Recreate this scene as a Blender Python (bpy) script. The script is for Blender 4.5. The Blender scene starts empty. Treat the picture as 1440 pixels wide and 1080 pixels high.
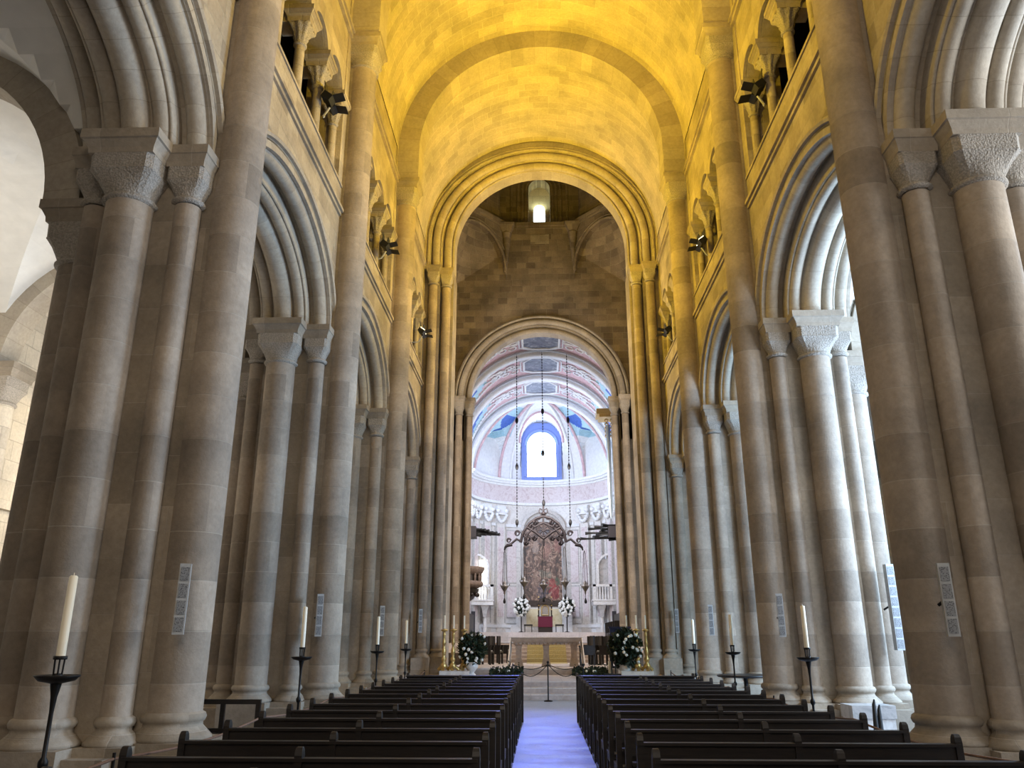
import bpy, math, random
from mathutils import Vector, Matrix
random.seed(7)
PI = math.pi
sc = bpy.context.scene
COL = sc.collection
# ------------------------------------------------------------------ camera
F_PX = 1110.0
PITCH = math.atan(358.0/F_PX); YAW = math.atan(42*math.cos(PITCH)/F_PX)
CAM = Vector((-0.12, 0.0, 1.6))
cd = bpy.data.cameras.new('camera'); cam = bpy.data.objects.new('camera', cd); COL.objects.link(cam)
cam.location = CAM; cam.rotation_euler = (PI/2+PITCH, 0, YAW)
cd.sensor_fit = 'HORIZONTAL'; cd.sensor_width = 36; cd.lens = 36*F_PX/1440.0
cd.clip_end = 300; cd.clip_start = 0.05
sc.camera = cam
RM = Matrix.Rotation(YAW, 3, 'Z') @ Matrix.Rotation(PI/2+PITCH, 3, 'X')
def at(px, py, Y):
    "point in the building on the plane y=Y seen at a measured pixel of the photograph"
    d = RM @ Vector(((px-720)/F_PX, (540-py)/F_PX, -1.0))
    t = (Y-CAM.y)/d.y
    return CAM + d*t
sc.view_settings.view_transform = 'Standard'; sc.view_settings.look = 'None'
sc.view_settings.gamma = 1.0; sc.view_settings.use_curve_mapping = False
sc.view_settings.exposure = 0.0
# ------------------------------------------------------------------ materials
def srgb(r, g, b):
    f = lambda c: (c/255/12.92) if c/255 <= .04045 else ((c/255+.055)/1.055)**2.4
    return (f(r), f(g), f(b), 1)
def mix(nt, a, b, fac, mode='MIX'):
    n = nt.nodes.new('ShaderNodeMix'); n.data_type = 'RGBA'; n.blend_type = mode
    for s, v in ((0, fac), (6, a), (7, b)):
        if hasattr(v, 'is_output') or isinstance(v, bpy.types.NodeSocket): nt.links.new(v, n.inputs[s])
        else: n.inputs[s].default_value = v
    return n.outputs[2]
def math_n(nt, op, a, b=0.0):
    n = nt.nodes.new('ShaderNodeMath'); n.operation = op
    for i, v in enumerate((a, b)):
        if isinstance(v, bpy.types.NodeSocket): nt.links.new(v, n.inputs[i])
        else: n.inputs[i].default_value = v
    return n.outputs[0]
def noise(nt, vec, scale, detail=4, rough=.55, dist=0.0):
    n = nt.nodes.new('ShaderNodeTexNoise'); n.inputs['Scale'].default_value = scale
    n.inputs['Detail'].default_value = detail; n.inputs['Roughness'].default_value = rough
    n.inputs['Distortion'].default_value = dist
    if vec is not None: nt.links.new(vec, n.inputs['Vector'])
    return n.outputs[0]
def ramp(nt, fac, stops, interp='LINEAR'):
    n = nt.nodes.new('ShaderNodeValToRGB'); nt.links.new(fac, n.inputs[0]); e = n.color_ramp.elements
    n.color_ramp.interpolation = interp
    while len(e) < len(stops): e.new(0.5)
    for i, (p, c) in enumerate(stops):
        e[i].position = p; e[i].color = c if len(c) == 4 else (*c, 1)
    return n.outputs[0]
def base(name, rough=.8, metal=0.0):
    m = bpy.data.materials.new(name); m.use_nodes = True; nt = m.node_tree
    b = nt.nodes['Principled BSDF']; b.inputs['Roughness'].default_value = rough; b.inputs['Metallic'].default_value = metal
    return m, nt, b
def bump(nt, b, h, strength, dist=.02, normal=None):
    n = nt.nodes.new('ShaderNodeBump'); n.inputs['Strength'].default_value = strength; n.inputs['Distance'].default_value = dist
    nt.links.new(h, n.inputs['Height'])
    if normal is not None: nt.links.new(normal, n.inputs['Normal'])
    nt.links.new(n.outputs[0], b.inputs['Normal']); return n.outputs[0]
def stone(name, c1, c2, mortar, w=.8, h=.45, uv=False, stain=.35, rough=.85, bs=.5, mort=.012, bright=1.0, spread=1.0):
    m, nt, b = base(name, rough)
    geo = nt.nodes.new('ShaderNodeNewGeometry')
    if uv:
        tc = nt.nodes.new('ShaderNodeTexCoord'); vec = tc.outputs['UV']
    else:
        sp = nt.nodes.new('ShaderNodeSeparateXYZ'); nt.links.new(geo.outputs['Position'], sp.inputs[0])
        sn = nt.nodes.new('ShaderNodeSeparateXYZ'); nt.links.new(geo.outputs['True Normal'], sn.inputs[0])
        k = math_n(nt, 'GREATER_THAN', math_n(nt, 'ABSOLUTE', sn.outputs[0]), .7)
        u = math_n(nt, 'ADD', math_n(nt, 'MULTIPLY', sp.outputs[1], k), math_n(nt, 'MULTIPLY', sp.outputs[0], math_n(nt, 'SUBTRACT', 1.0, k)))
        cb = nt.nodes.new('ShaderNodeCombineXYZ'); nt.links.new(u, cb.inputs[0]); nt.links.new(sp.outputs[2], cb.inputs[1]); vec = cb.outputs[0]
    br = nt.nodes.new('ShaderNodeTexBrick'); nt.links.new(vec, br.inputs['Vector'])
    br.inputs['Scale'].default_value = 1; br.inputs['Brick Width'].default_value = w; br.inputs['Row Height'].default_value = h
    br.inputs['Mortar Size'].default_value = mort; br.inputs['Mortar Smooth'].default_value = .3; br.inputs['Bias'].default_value = 0
    br.inputs['Color1'].default_value = c1; br.inputs['Color2'].default_value = c2; br.inputs['Mortar'].default_value = mortar
    br.offset = .5; br.squash = .8; br.squash_frequency = 3
    n1 = noise(nt, geo.outputs['Position'], .9, 5, .6)
    r1 = ramp(nt, n1, [(.3, (1-stain, 1-stain, 1-stain)), (.7, (1.12, 1.1, 1.06))])
    c = mix(nt, br.outputs['Color'], r1, 1.0, 'MULTIPLY')
    n2 = noise(nt, geo.outputs['Position'], 14, 6, .65)
    r2 = ramp(nt, n2, [(.25, (.78, .77, .75)), (.7, (1.1, 1.1, 1.1))])
    c = mix(nt, c, r2, .8, 'MULTIPLY')
    nt.links.new(c, b.inputs['Base Color'])
    n3 = noise(nt, geo.outputs['Position'], 30, 4, .6)
    hh = math_n(nt, 'ADD', math_n(nt, 'MULTIPLY', n3, .35), math_n(nt, 'MULTIPLY', math_n(nt, 'SUBTRACT', 1.0, br.outputs['Fac']), .8))
    bump(nt, b, hh, bs, .03)
    return m
def plain(name, col, rough=.6, metal=0., var=.15, sc_=20, bs=.2):
    m, nt, b = base(name, rough, metal)
    geo = nt.nodes.new('ShaderNodeNewGeometry')
    n = noise(nt, geo.outputs['Position'], sc_, 5)
    r = ramp(nt, n, [(.3, (1-var,)*3), (.7, (1+var*.5,)*3)])
    nt.links.new(mix(nt, col, r, 1.0, 'MULTIPLY'), b.inputs['Base Color'])
    if bs: bump(nt, b, n, bs, .01)
    return m
def emis(name, col, s):
    m, nt, b = base(name, .5)
    b.inputs['Base Color'].default_value = col; b.inputs['Emission Color'].default_value = col; b.inputs['Emission Strength'].default_value = s
    return m
M = {}
M['pier'] = stone('pier_stone', (.41,.35,.28,1), (.29,.245,.19,1), (.40,.35,.29,1), 1.3, .62, stain=.38, bs=.5, mort=.006)
M['drum'] = stone('column_drum_stone', (.43,.355,.28,1), (.28,.23,.18,1), (.40,.345,.28,1), 80, .56, stain=.42, bs=.5, mort=.008)
M['wall'] = stone('wall_stone', (.48,.41,.31,1), (.30,.25,.19,1), (.42,.37,.29,1), .62, .36, stain=.35, bs=.8)
M['arch'] = stone('arch_stone', (.44,.385,.31,1), (.35,.30,.24,1), (.30,.26,.2,1), .5, 9., uv=True, stain=.25, bs=.4, mort=.005)
M['vault'] = stone('vault_stone', (.56,.49,.36,1), (.44,.38,.28,1), (.60,.54,.42,1), .75, .36, uv=True, stain=.28, bs=.55, mort=.01)
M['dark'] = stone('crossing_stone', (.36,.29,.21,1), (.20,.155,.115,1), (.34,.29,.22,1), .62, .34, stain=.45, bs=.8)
M['aisle'] = stone('aisle_stone', (.62,.55,.45,1), (.5,.44,.36,1), (.45,.4,.33,1), .8, .45, stain=.25, bs=.5)
M['pale'] = stone('pale_step_stone', (.62,.55,.52,1), (.55,.48,.44,1), (.35,.3,.27,1), 1.1, 3, stain=.2, rough=.35, bs=.15, mort=.006)
def carved():
    m, nt, b = base('carved_stone', .85); geo = nt.nodes.new('ShaderNodeNewGeometry')
    v = nt.nodes.new('ShaderNodeTexVoronoi'); v.inputs['Scale'].default_value = 48; v.feature = 'SMOOTH_F1'
    nt.links.new(geo.outputs['Position'], v.inputs['Vector'])
    n = noise(nt, geo.outputs['Position'], 40, 5)
    c = ramp(nt, v.outputs['Distance'], [(.1, (.42,.37,.31)), (.6, (.30,.265,.22))])
    nt.links.new(mix(nt, c, ramp(nt, n, [(.3, (.75,)*3), (.7, (1.1,)*3)]), 1., 'MULTIPLY'), b.inputs['Base Color'])
    bump(nt, b, math_n(nt, 'SUBTRACT', math_n(nt, 'MULTIPLY', n, .5), v.outputs['Distance']), .6, .02); return m
M['carved'] = carved()
M['plaster'] = plain('plaster', (.72,.69,.63,1), .9, 0, .08, 3, .1)
M['shadow_stone'] = plain('gallery_shade_stone', (.05,.042,.03,1), .95, 0, .3, 3)  # near-black colour paints in the shade of the gallery passage
def wood():
    m, nt, b = base('dark_wood', .42); geo = nt.nodes.new('ShaderNodeNewGeometry')
    mp = nt.nodes.new('ShaderNodeMapping'); nt.links.new(geo.outputs['Position'], mp.inputs[0]); mp.inputs['Scale'].default_value = (1.5, 14, 14)
    n = noise(nt, mp.outputs[0], 3, 6, .6, .6)
    nt.links.new(ramp(nt, n, [(.3, (.006,.0045,.004)), (.7, (.019,.013,.011))]), b.inputs['Base Color']); bump(nt, b, n, .1, .01); return m
M['wood'] = wood()
M['iron'] = plain('black_iron', (.012,.011,.011,1), .45, .6)
M['bronze'] = plain('dark_bronze', (.05,.04,.035,1), .4, .7)
M['silver'] = plain('tarnished_silver', (.24,.22,.21,1), .45, .7)
M['brown'] = plain('carved_brown_stone', (.20,.14,.11,1), .7, 0, .4, 10)
M['tracery'] = plain('wrought_bronze', (.022,.016,.018,1), .5, .5)
M['gold'] = plain('gilt', (.62,.43,.16,1), .35, .75)
M['wax'] = plain('candle_wax', (.85,.78,.62,1), .5, 0, .05, 5, 0)
M['grey_metal'] = plain('grey_painted_metal', (.38,.38,.37,1), .5, .1)
def grille():
    m, nt, b = base('speaker_grille', .6); geo = nt.nodes.new('ShaderNodeNewGeometry')
    v = nt.nodes.new('ShaderNodeTexVoronoi'); v.inputs['Scale'].default_value = 70; nt.links.new(geo.outputs['Position'], v.inputs['Vector'])
    nt.links.new(ramp(nt, v.outputs['Distance'], [(.2, (.03,.03,.03)), (.5, (.22,.22,.22))]), b.inputs['Base Color']); return m
M['grille'] = grille()
M['rope'] = plain('rope_fibre', (.16,.09,.06,1), .8)
M['black'] = plain('black_metal', (.006,.006,.006,1), .5)
M['foliage'] = plain('leaf_green', (.022,.04,.018,1), .6, 0, .5, 12)
M['blossom'] = plain('white_petal', (.85,.84,.78,1), .6, 0, .1, 30)
M['vase'] = plain('white_ceramic', (.72,.70,.68,1), .3)
M['velvet'] = plain('crimson_velvet', (.12,.006,.025,1), .8)
M['cloth'] = plain('white_linen', (.78,.72,.68,1), .8)
M['carpet'] = plain('gold_carpet', (.48,.40,.20,1), .9, 0, .3, 30)
M['altar'] = plain('altar_stone', (.42,.34,.30,1), .6, 0, .2, 8)
M['white'] = plain('white_stucco', (.74,.75,.76,1), .7, 0, .1, 6)
M['pink'] = plain('pink_stucco', (.62,.42,.44,1), .7, 0, .25, 5)
M['cyan'] = plain('pale_blue_stucco', (.38,.58,.66,1), .7, 0, .15, 5)
M['edge'] = plain('grey_blue_stucco', (.42,.45,.5,1), .7)
M['blue'] = plain('deep_blue_stucco', (.05,.13,.48,1), .7, 0, .25, 7)
M['navy'] = plain('navy_cloth', (.01,.011,.04,1), .8)
M['doorwood'] = plain('door_wood', (.03,.025,.03,1), .6)
M['pipe'] = plain('organ_pipe_metal', (.42,.5,.56,1), .3, .7)
def marble(name, c1, c2, sc_=2.2, rough=.4):
    m, nt, b = base(name, rough); geo = nt.nodes.new('ShaderNodeNewGeometry')
    n = noise(nt, geo.outputs['Position'], sc_, 8, .65, 1.5)
    nt.links.new(ramp(nt, n, [(.32, c1), (.5, c2), (.62, c1), (.7, c2)]), b.inputs['Base Color']); return m
M['marble'] = marble('veined_marble', (.56,.53,.50), (.72,.70,.67))
M['greymarble'] = marble('grey_marble', (.32,.31,.30), (.5,.48,.46))
M['pinkmarble'] = marble('pink_marble', (.5,.40,.40), (.66,.6,.6))
M['yellowmarble'] = marble('yellow_marble', (.55,.45,.25), (.68,.6,.4))
def floor_mat():
    m, nt, b = base('aisle_marble', .3); geo = nt.nodes.new('ShaderNodeNewGeometry')
    n = noise(nt, geo.outputs['Position'], 1.7, 8, .7, 1.2); n2 = noise(nt, geo.outputs['Position'], 9, 8, .8, 2)
    c = ramp(nt, n, [(.3, (.22,.22,.25)), (.6, (.33,.33,.36))])
    c2 = ramp(nt, n2, [(.40, (.45,.43,.5)), (.45, (1,1,1))])
    nt.links.new(mix(nt, c, c2, .8, 'MULTIPLY'), b.inputs['Base Color'])
    bump(nt, b, n2, .15, .01)
    nt.links.new(ramp(nt, n, [(.3, (.38,)*3), (.7, (.55,)*3)]), b.inputs['Roughness']); return m
M['floor'] = floor_mat()
def painting_mat():
    m, nt, b = base('altarpiece_paint', .5)
    tc = nt.nodes.new('ShaderNodeTexCoord'); v = tc.outputs['UV']
    mp = nt.nodes.new('ShaderNodeMapping'); nt.links.new(v, mp.inputs[0]); mp.inputs['Scale'].default_value = (2.2, 4, 1)
    n = noise(nt, mp.outputs[0], 2.3, 3, .5, 2.2)
    c = ramp(nt, n, [(.30, (.03,.028,.03)), (.44, (.10,.06,.045)), (.53, (.20,.12,.08)), (.60, (.42,.30,.22)), (.66, (.16,.09,.07)), (.75, (.06,.055,.07))])
    s = nt.nodes.new('ShaderNodeSeparateXYZ'); nt.links.new(v, s.inputs[0])
    def blob(cx, cy, rx, ry, col, src, n_=n):
        dx = math_n(nt, 'DIVIDE', math_n(nt, 'SUBTRACT', s.outputs[0], cx), rx); dy = math_n(nt, 'DIVIDE', math_n(nt, 'SUBTRACT', s.outputs[1], cy), ry)
        d = math_n(nt, 'ADD', math_n(nt, 'POWER', math_n(nt, 'ABSOLUTE', dx), 2.), math_n(nt, 'POWER', math_n(nt, 'ABSOLUTE', dy), 2.))
        d = math_n(nt, 'ADD', d, math_n(nt, 'MULTIPLY', math_n(nt, 'SUBTRACT', n_, .5), 4.5))
        f = math_n(nt, 'LESS_THAN', d, .8)
        return mix(nt, src, col, math_n(nt, 'MULTIPLY', f, .5))
    c = blob(.78, .10, .13, .11, (.42,.03,.05,1), c); c = blob(.70, .22, .12, .06, (.45,.05,.05,1), c)
    c = blob(.85, .24, .07, .05, (.06,.14,.08,1), c); c = blob(.30, .22, .10, .16, (.30,.20,.15,1), c)
    c = blob(.5, .33, .25, .05, (.33,.32,.24,1), c); c = blob(.45, .10, .13, .09, (.045,.06,.11,1), c)
    c = blob(.55, .88, .16, .05, (.10,.16,.22,1), c); c = blob(.30, .68, .08, .09, (.5,.40,.32,1), c)
    c = blob(.58, .63, .12, .10, (.42,.22,.17,1), c); c = blob(.85, .7, .1, .09, (.36,.16,.13,1), c)
    n5 = noise(nt, v, 26, 6, .7, .8)
    c = mix(nt, c, ramp(nt, n5, [(.35,(.45,.42,.42)),(.6,(1.05,1,1))]), 1.0, 'MULTIPLY')
    nt.links.new(c, b.inputs['Base Color']); return m
M['painting'] = painting_mat()
def medal_mat():
    m, nt, b = base('medallion_paint', .6); geo = nt.nodes.new('ShaderNodeNewGeometry')
    n = noise(nt, geo.outputs['Position'], 2.2, 6, .6, 1.2)
    nt.links.new(ramp(nt, n, [(.35, (.07,.08,.12)), (.55, (.16,.17,.22)), (.7, (.4,.42,.42))]), b.inputs['Base Color']); return m
M['medal'] = medal_mat()
def glass(name, col, s):
    m = emis(name, col, s); return m
M['daylight'] = glass('bright_window_glass', (.80,.90,1,1), 7)
M['daylight_lantern'] = glass('bright_lantern_glass', (.85,.95,1,1), 5)
M['niche_glow'] = emis('glowing_niche_panel', (1,.95,.78,1), 2.2)  # emission imitates the light on the left apse niche
M['lens'] = emis('lit_flood_lens', (1,.86,.5,1), 14)
# ------------------------------------------------------------------ mesh builder
class MB:
    def __init__(s): s.v=[]; s.f=[]; s.m=[]; s.uv=[]; s.sm=[]; s.hasuv=False
    def add(s, vs, fs, mi=0, uvs=None, smooth=False):
        o=len(s.v); s.v+= [tuple(p) for p in vs]
        for k,f in enumerate(fs):
            s.f.append([i+o for i in f]); s.m.append(mi); s.sm.append(smooth)
            s.uv.append(uvs[k] if uvs else None)
        if uvs: s.hasuv=True
    def box(s, x0,x1,y0,y1,z0,z1, mi=0):
        if x0>x1: x0,x1=x1,x0
        if y0>y1: y0,y1=y1,y0
        s.add([(x0,y0,z0),(x1,y0,z0),(x1,y1,z0),(x0,y1,z0),(x0,y0,z1),(x1,y0,z1),(x1,y1,z1),(x0,y1,z1)],
              [(0,3,2,1),(4,5,6,7),(0,1,5,4),(1,2,6,5),(2,3,7,6),(3,0,4,7)], mi)
    def obox(s, c, ax, ay, az, hx, hy, hz, mi=0):
        c=Vector(c); ax=Vector(ax)*hx; ay=Vector(ay)*hy; az=Vector(az)*hz
        vs=[c+ax*i+ay*j+az*k for k in(-1,1) for j in(-1,1) for i in(-1,1)]
        s.add(vs,[(0,2,3,1),(4,5,7,6),(0,1,5,4),(1,3,7,5),(3,2,6,7),(2,0,4,6)],mi)
    def rings(s, rings, mi=0, cap=True, smooth=True, closed=True):
        n=len(rings[0]); vs=[p for r in rings for p in r]; fs=[]
        for i in range(len(rings)-1):
            for j in range(n if closed else n-1):
                k=(j+1)%n; fs.append((i*n+j,i*n+k,(i+1)*n+k,(i+1)*n+j))
        s.add(vs,fs,mi,None,smooth)
        if cap:
            s.add(rings[0],[tuple(range(n))[::-1]],mi); s.add(rings[-1],[tuple(range(n))],mi)
    def lathe(s, prof, c=(0,0), n=24, mi=0, z0=0, smooth=True, leaf=None):
        R=[]
        for r,z in prof:
            R.append([(c[0]+r*math.cos(2*PI*j/n)*(1 if not leaf else 1+leaf*math.cos(leaf and 8*2*PI*j/n)), c[1]+r*math.sin(2*PI*j/n), z+z0) for j in range(n)])
        s.rings(R,mi,True,smooth)
    def loft_cap(s, c, prof, n=32, mi=0):
        "rings from round to square: prof (half size, squareness, z)"
        R=[]
        for h,q,z in prof:
            r=[]
            for j in range(n):
                a=2*PI*(j+.5)/n; ca,sa=math.cos(a),math.sin(a); k=1/max(abs(ca),abs(sa))
                f=(1-q)+q*k; r.append((c[0]+h*ca*f,c[1]+h*sa*f,z))
            R.append(r)
        s.rings(R,mi,True,False)
    def square(s, c, prof, mi=0, sx=1., sy=1.):
        s.rings([[(c[0]+a*h*sx,c[1]+b*h*sy,z) for a,b in((-1,-1),(1,-1),(1,1),(-1,1))] for h,z in prof],mi,True,False)
    def tube(s, pts, r, n=8, mi=0, cap=True):
        pts=[Vector(p) for p in pts]; R=[]; up=None
        for i,p in enumerate(pts):
            d=(pts[min(i+1,len(pts)-1)]-pts[max(i-1,0)])
            if d.length<1e-9: d=Vector((0,0,1))
            d.normalize()
            if up is None: up=Vector((0,0,1)) if abs(d.z)<.9 else Vector((1,0,0))
            a=d.cross(up)
            if a.length<1e-4: a=d.cross(Vector((0,1,.3)))
            a.normalize(); b=a.cross(d).normalized(); up=b
            rr=r[i] if isinstance(r,(list,tuple)) else r
            R.append([p+a*rr*math.cos(2*PI*j/n)+b*rr*math.sin(2*PI*j/n) for j in range(n)])
        s.rings(R,mi,cap,True)
    def ball(s, c, r, n=10, mi=0, sz=1.):
        s.rings([[(c[0]+r*math.sin(PI*i/6+1e-3)*math.cos(2*PI*j/n),c[1]+r*math.sin(PI*i/6+1e-3)*math.sin(2*PI*j/n),c[2]-r*sz*math.cos(PI*i/6)) for j in range(n)] for i in range(7)],mi,False,True)
    def sweep(s, axis, C, a0, b0, zs, prof, n=48, stilt=0., mi=0, t0=0., t1=PI, smooth=False, capends=True):
        """closed profile [(dr, t)] swept round an arch. axis 'x': arch lies in the y-z plane (t runs in x); axis 'y': in the x-z plane.
        C=(centre along span, origin of t), a0/b0 semi-axes of the base curve, springing zs (+stilt)."""
        stations=[]
        if stilt>0: stations.append((t0,-stilt))
        stations+= [(t0+(t1-t0)*i/n,0) for i in range(n+1)]
        if stilt>0: stations.append((t1,-stilt))
        L=0; prev=None; R=[]; Ls=[]
        for th,dz in stations:
            r=[]
            for dr,t in prof:
                h=C[0]-(a0+dr)*math.cos(th); z=zs+stilt+(b0+dr)*math.sin(th)+dz
                r.append((C[1]+t,h,z) if axis=='x' else (h,C[1]+t,z))
            R.append(r); m0=((a0)*math.cos(th),(b0)*math.sin(th)+dz)
            if prev: L+=math.hypot(m0[0]-prev[0],m0[1]-prev[1])
            prev=m0; Ls.append(L)
        k=len(prof); P=[0]
        for j in range(k): P.append(P[-1]+math.hypot(prof[(j+1)%k][0]-prof[j][0],prof[(j+1)%k][1]-prof[j][1]))
        fs=[];uv=[]
        for i in range(len(R)-1):
            for j in range(k):
                q=(j+1)%k; fs.append((i*k+j,i*k+q,(i+1)*k+q,(i+1)*k+j))
                uv.append([(Ls[i],P[j]),(Ls[i],P[j+1]),(Ls[i+1],P[j+1]),(Ls[i+1],P[j])])
        s.add([p for r in R for p in r],fs,mi,uv,smooth)
        if capends:
            s.add(R[0],[tuple(range(k))],mi,[[(0,0)]*k]); s.add(R[-1],[tuple(range(k))],mi,[[(0,0)]*k])
    def build(s, name, mats, parent=None, kind=None, label=None, cat=None, group=None, autosmooth=True):
        me=bpy.data.meshes.new(name); me.from_pydata(s.v,[],s.f)
        if not isinstance(mats,(list,tuple)): mats=[mats]
        for m in mats: me.materials.append(M[m] if isinstance(m,str) else m)
        me.polygons.foreach_set('material_index',s.m); me.polygons.foreach_set('use_smooth',s.sm)
        if s.hasuv:
            ul=me.uv_layers.new(name='UVMap').data; k=0
            for fi,f in enumerate(s.f):
                u=s.uv[fi]
                for i in range(len(f)):
                    if u: ul[k].uv=u[i]
                    k+=1
        me.update()
        o=bpy.data.objects.new(name,me); COL.objects.link(o)
        if parent: o.parent=parent
        return tag(o,label,cat,group,kind)
def tag(o,label=None,cat=None,group=None,kind=None):
    if label: o['label']=label
    if cat: o['category']=cat
    if group: o['group']=group
    if kind: o['kind']=kind
    return o
def fixn(o):
    import bmesh
    bm=bmesh.new(); bm.from_mesh(o.data); bmesh.ops.recalc_face_normals(bm,faces=bm.faces); bm.to_mesh(o.data); bm.free()
def thing(name,label,cat,loc=(0,0,0),group=None,rz=0):
    o=bpy.data.objects.new(name,None); COL.objects.link(o); o.location=loc; o.rotation_euler=(0,0,rz); o.empty_display_size=.2
    return tag(o,label,cat,group)
def kids(o): return [c for c in ALLKIDS(o)]
def ALLKIDS(o): return [c for c in COL.objects if c.parent==o]
def copy_tree(o,parent=None,_k=None):
    c=o.copy(); COL.objects.link(c)
    if parent: c.parent=parent
    for ch in ALLKIDS(o):
        if ch is not c: copy_tree(ch,c)
    return c
def struct(mb,name,mats): return mb.build(name,mats,kind='structure')
def circ(cr,ct,r,n=12,a0=0,a1=2*PI): return [(cr+r*math.cos(a0+(a1-a0)*i/n),ct+r*math.sin(a0+(a1-a0)*i/n)) for i in range(n)]
def rect(r0,r1,t0,t1): return [(r0,t0),(r0,t1),(r1,t1),(r1,t0)]
# ------------------------------------------------------------------ plan numbers
PY=[3.2,9.5,15.8,22.1]; CY=28.4; WX=4.55; CX=5.46; AX=6.3
ZS=7.85          # arcade springing
ZST=10.75        # string course
ZSILL=11.35; ZC=13.5   # gallery sill and abacus top
ZV=15.5; VR=4.55; STILT=1.05
ordn=['nearest the camera','first in full view','second in full view','third in full view']
# ------------------------------------------------------------------ floor
fb=MB(); fb.box(-13.5,13.5,-7,62,-.3,0); struct(fb,'floor','floor')
# ------------------------------------------------------------------ piers
def colbase(mb,x,y,r,zt=.80,pl=None):
    mb.lathe([(r*1.0,zt+.02),(r+.035,zt),(r+.05,zt-.04),(r+.035,zt-.08),(r+.015,zt-.09),(r+.02,zt-.13),(r+.09,zt-.20),(r+.13,zt-.24),(r+.13,zt-.27),(r*.9,zt-.30)],(x,y),28)
    p=r+.14
    mb.square((x,y),[(p,zt-.27),(p,0)][::-1])
def capital(x,y,r,zt,w,parent,hc=.55,ha=.30,name='capital',mat='carved'):
    mb=MB()
    z0=zt-ha-hc
    mb.lathe([(r,z0-.03),(r+.045,z0-.01),(r+.05,z0+.02),(r+.02,z0+.05)],(x,y),24)
    mb.loft_cap((x,y),[(r,0,z0+.03),(r*1.04,.1,z0+hc*.12),(r*1.12,.3,z0+hc*.25),(r+(w*.95-r)*.55,.62,z0+hc*.42),(w*.92,.95,z0+hc*.58),(w*.95,1,z0+hc*.62),(w*.93,1,z0+hc*.64),(w*.95,1,z0+hc)])
    c=mb.build(name,mat,parent)
    ab=MB(); ab.square((x,y),[(w*.96,zt-ha),(w*.98,zt-ha+.07),(w*1.10,zt-ha*.45),(w*1.16,zt-ha*.42),(w*1.16,zt)])
    ab.build('abacus','pier',c)
def make_pier(s,nave=True,name='stone_pier'):
    t=thing(name,'', 'pier')
    c=MB()
    c.box(s*4.42,s*6.25,-.25,.25,0,ZS); c.box(s*4.68,s*6.12,-.36,.36,0,ZS); c.box(s*4.89,s*6.03,-.44,.44,0,ZS)
    c.box(s*4.42,s*4.7,-.25,.25,ZS,ZV)
    c.build('pier_core','pier',t)
    pl=MB(); pl.box(s*3.95,s*6.6,-.5,.5,0,.42); pl.box(s*4.6,s*6.3,-.85,.85,0,.42); pl.build('plinth','pier',t)
    def shaft(x,y,r,z1,nm,zt=.8):
        m=MB(); m.lathe([(r,zt-.02),(r,z1)],(x,y),32); m.build(nm,'drum',t)
        b=MB(); colbase(b,x,y,r,zt); b.build('column_base','pier',t)
    if nave:
        shaft(s*4.3,0,.315,ZV-.85,'nave_shaft')
        capital(s*4.3,0,.315,ZV,.40,t)
    for sg in(-1,1):
        shaft(s*4.77,sg*.36,.165,ZS-.80,'colonnette',.78)
        capital(s*4.77,sg*.36,.165,ZS,.26,t,.45,.30)
        shaft(s*CX,sg*.53,.29,ZS-.85,'arcade_column',.78)
        capital(s*CX,sg*.53,.29,ZS,.44,t,.55,.30)
        shaft(s*6.0,sg*.36,.165,ZS-.80,'colonnette',.78)
        capital(s*6.0,sg*.36,.165,ZS,.26,t,.45,.30)
    shaft(s*6.32,0,.27,7.2-.85,'aisle_shaft')
    capital(s*6.32,0,.27,7.2,.38,t)
    return t
sidew={-1:'left',1:'right'}
for s in(-1,1):
    p=make_pier(s)
    for i,y in enumerate(PY):
        q=p if i==0 else copy_tree(p)
        q.location=(0,y,0); q['label']='clustered stone pier on the %s of the nave, %s'%(sidew[s],ordn[i]); q['group']='nave piers'
# west responds and crossing piers
for s in(-1,1):
    t=make_pier(s,False,'crossing_pier'); t.location=(0,CY,0)
    t['label']='massive clustered pier where the nave meets the crossing, %s side'%sidew[s]
    c=MB(); c.box(s*3.95,s*6.5,-.15,1.3,0,ZV); c.box(s*3.46,s*6.5,.1,1.3,0,ZV); c.build('pier_core','pier',t)
    for x,y,r in((4.2,-.35,.165),(3.72,-.08,.175)):
        m=MB(); m.lathe([(r,1.2),(r,ZV-.8)],(s*x,y),28); m.build('crossing_shaft','drum',t)
        b=MB(); colbase(b,s*x,y,r,1.25); b.build('column_base','pier',t)
        capital(s*x,y,r,ZV,.25,t,.45,.28)
    t=thing('chancel_pier','clustered pier carrying the chancel arch, %s side'%sidew[s],'pier',(0,38.2,0))
    c=MB(); c.box(s*3.95,s*6.5,0,1.2,0,13.2); c.box(s*3.6,s*6.5,.35,1.2,0,13.2); c.build('pier_core','pier',t)
    for x,y,r in((4.15,-.12,.17),(3.66,.2,.17)):
        m=MB(); m.lathe([(r,1.4),(r,13.2-.95)],(s*x,y),28); m.build('crossing_shaft','drum',t)
        b=MB(); colbase(b,s*x,y,r,1.45); b.build('column_base','pier',t)
        capital(s*x,y,r,13.2,.27,t,.60,.30)
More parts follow.
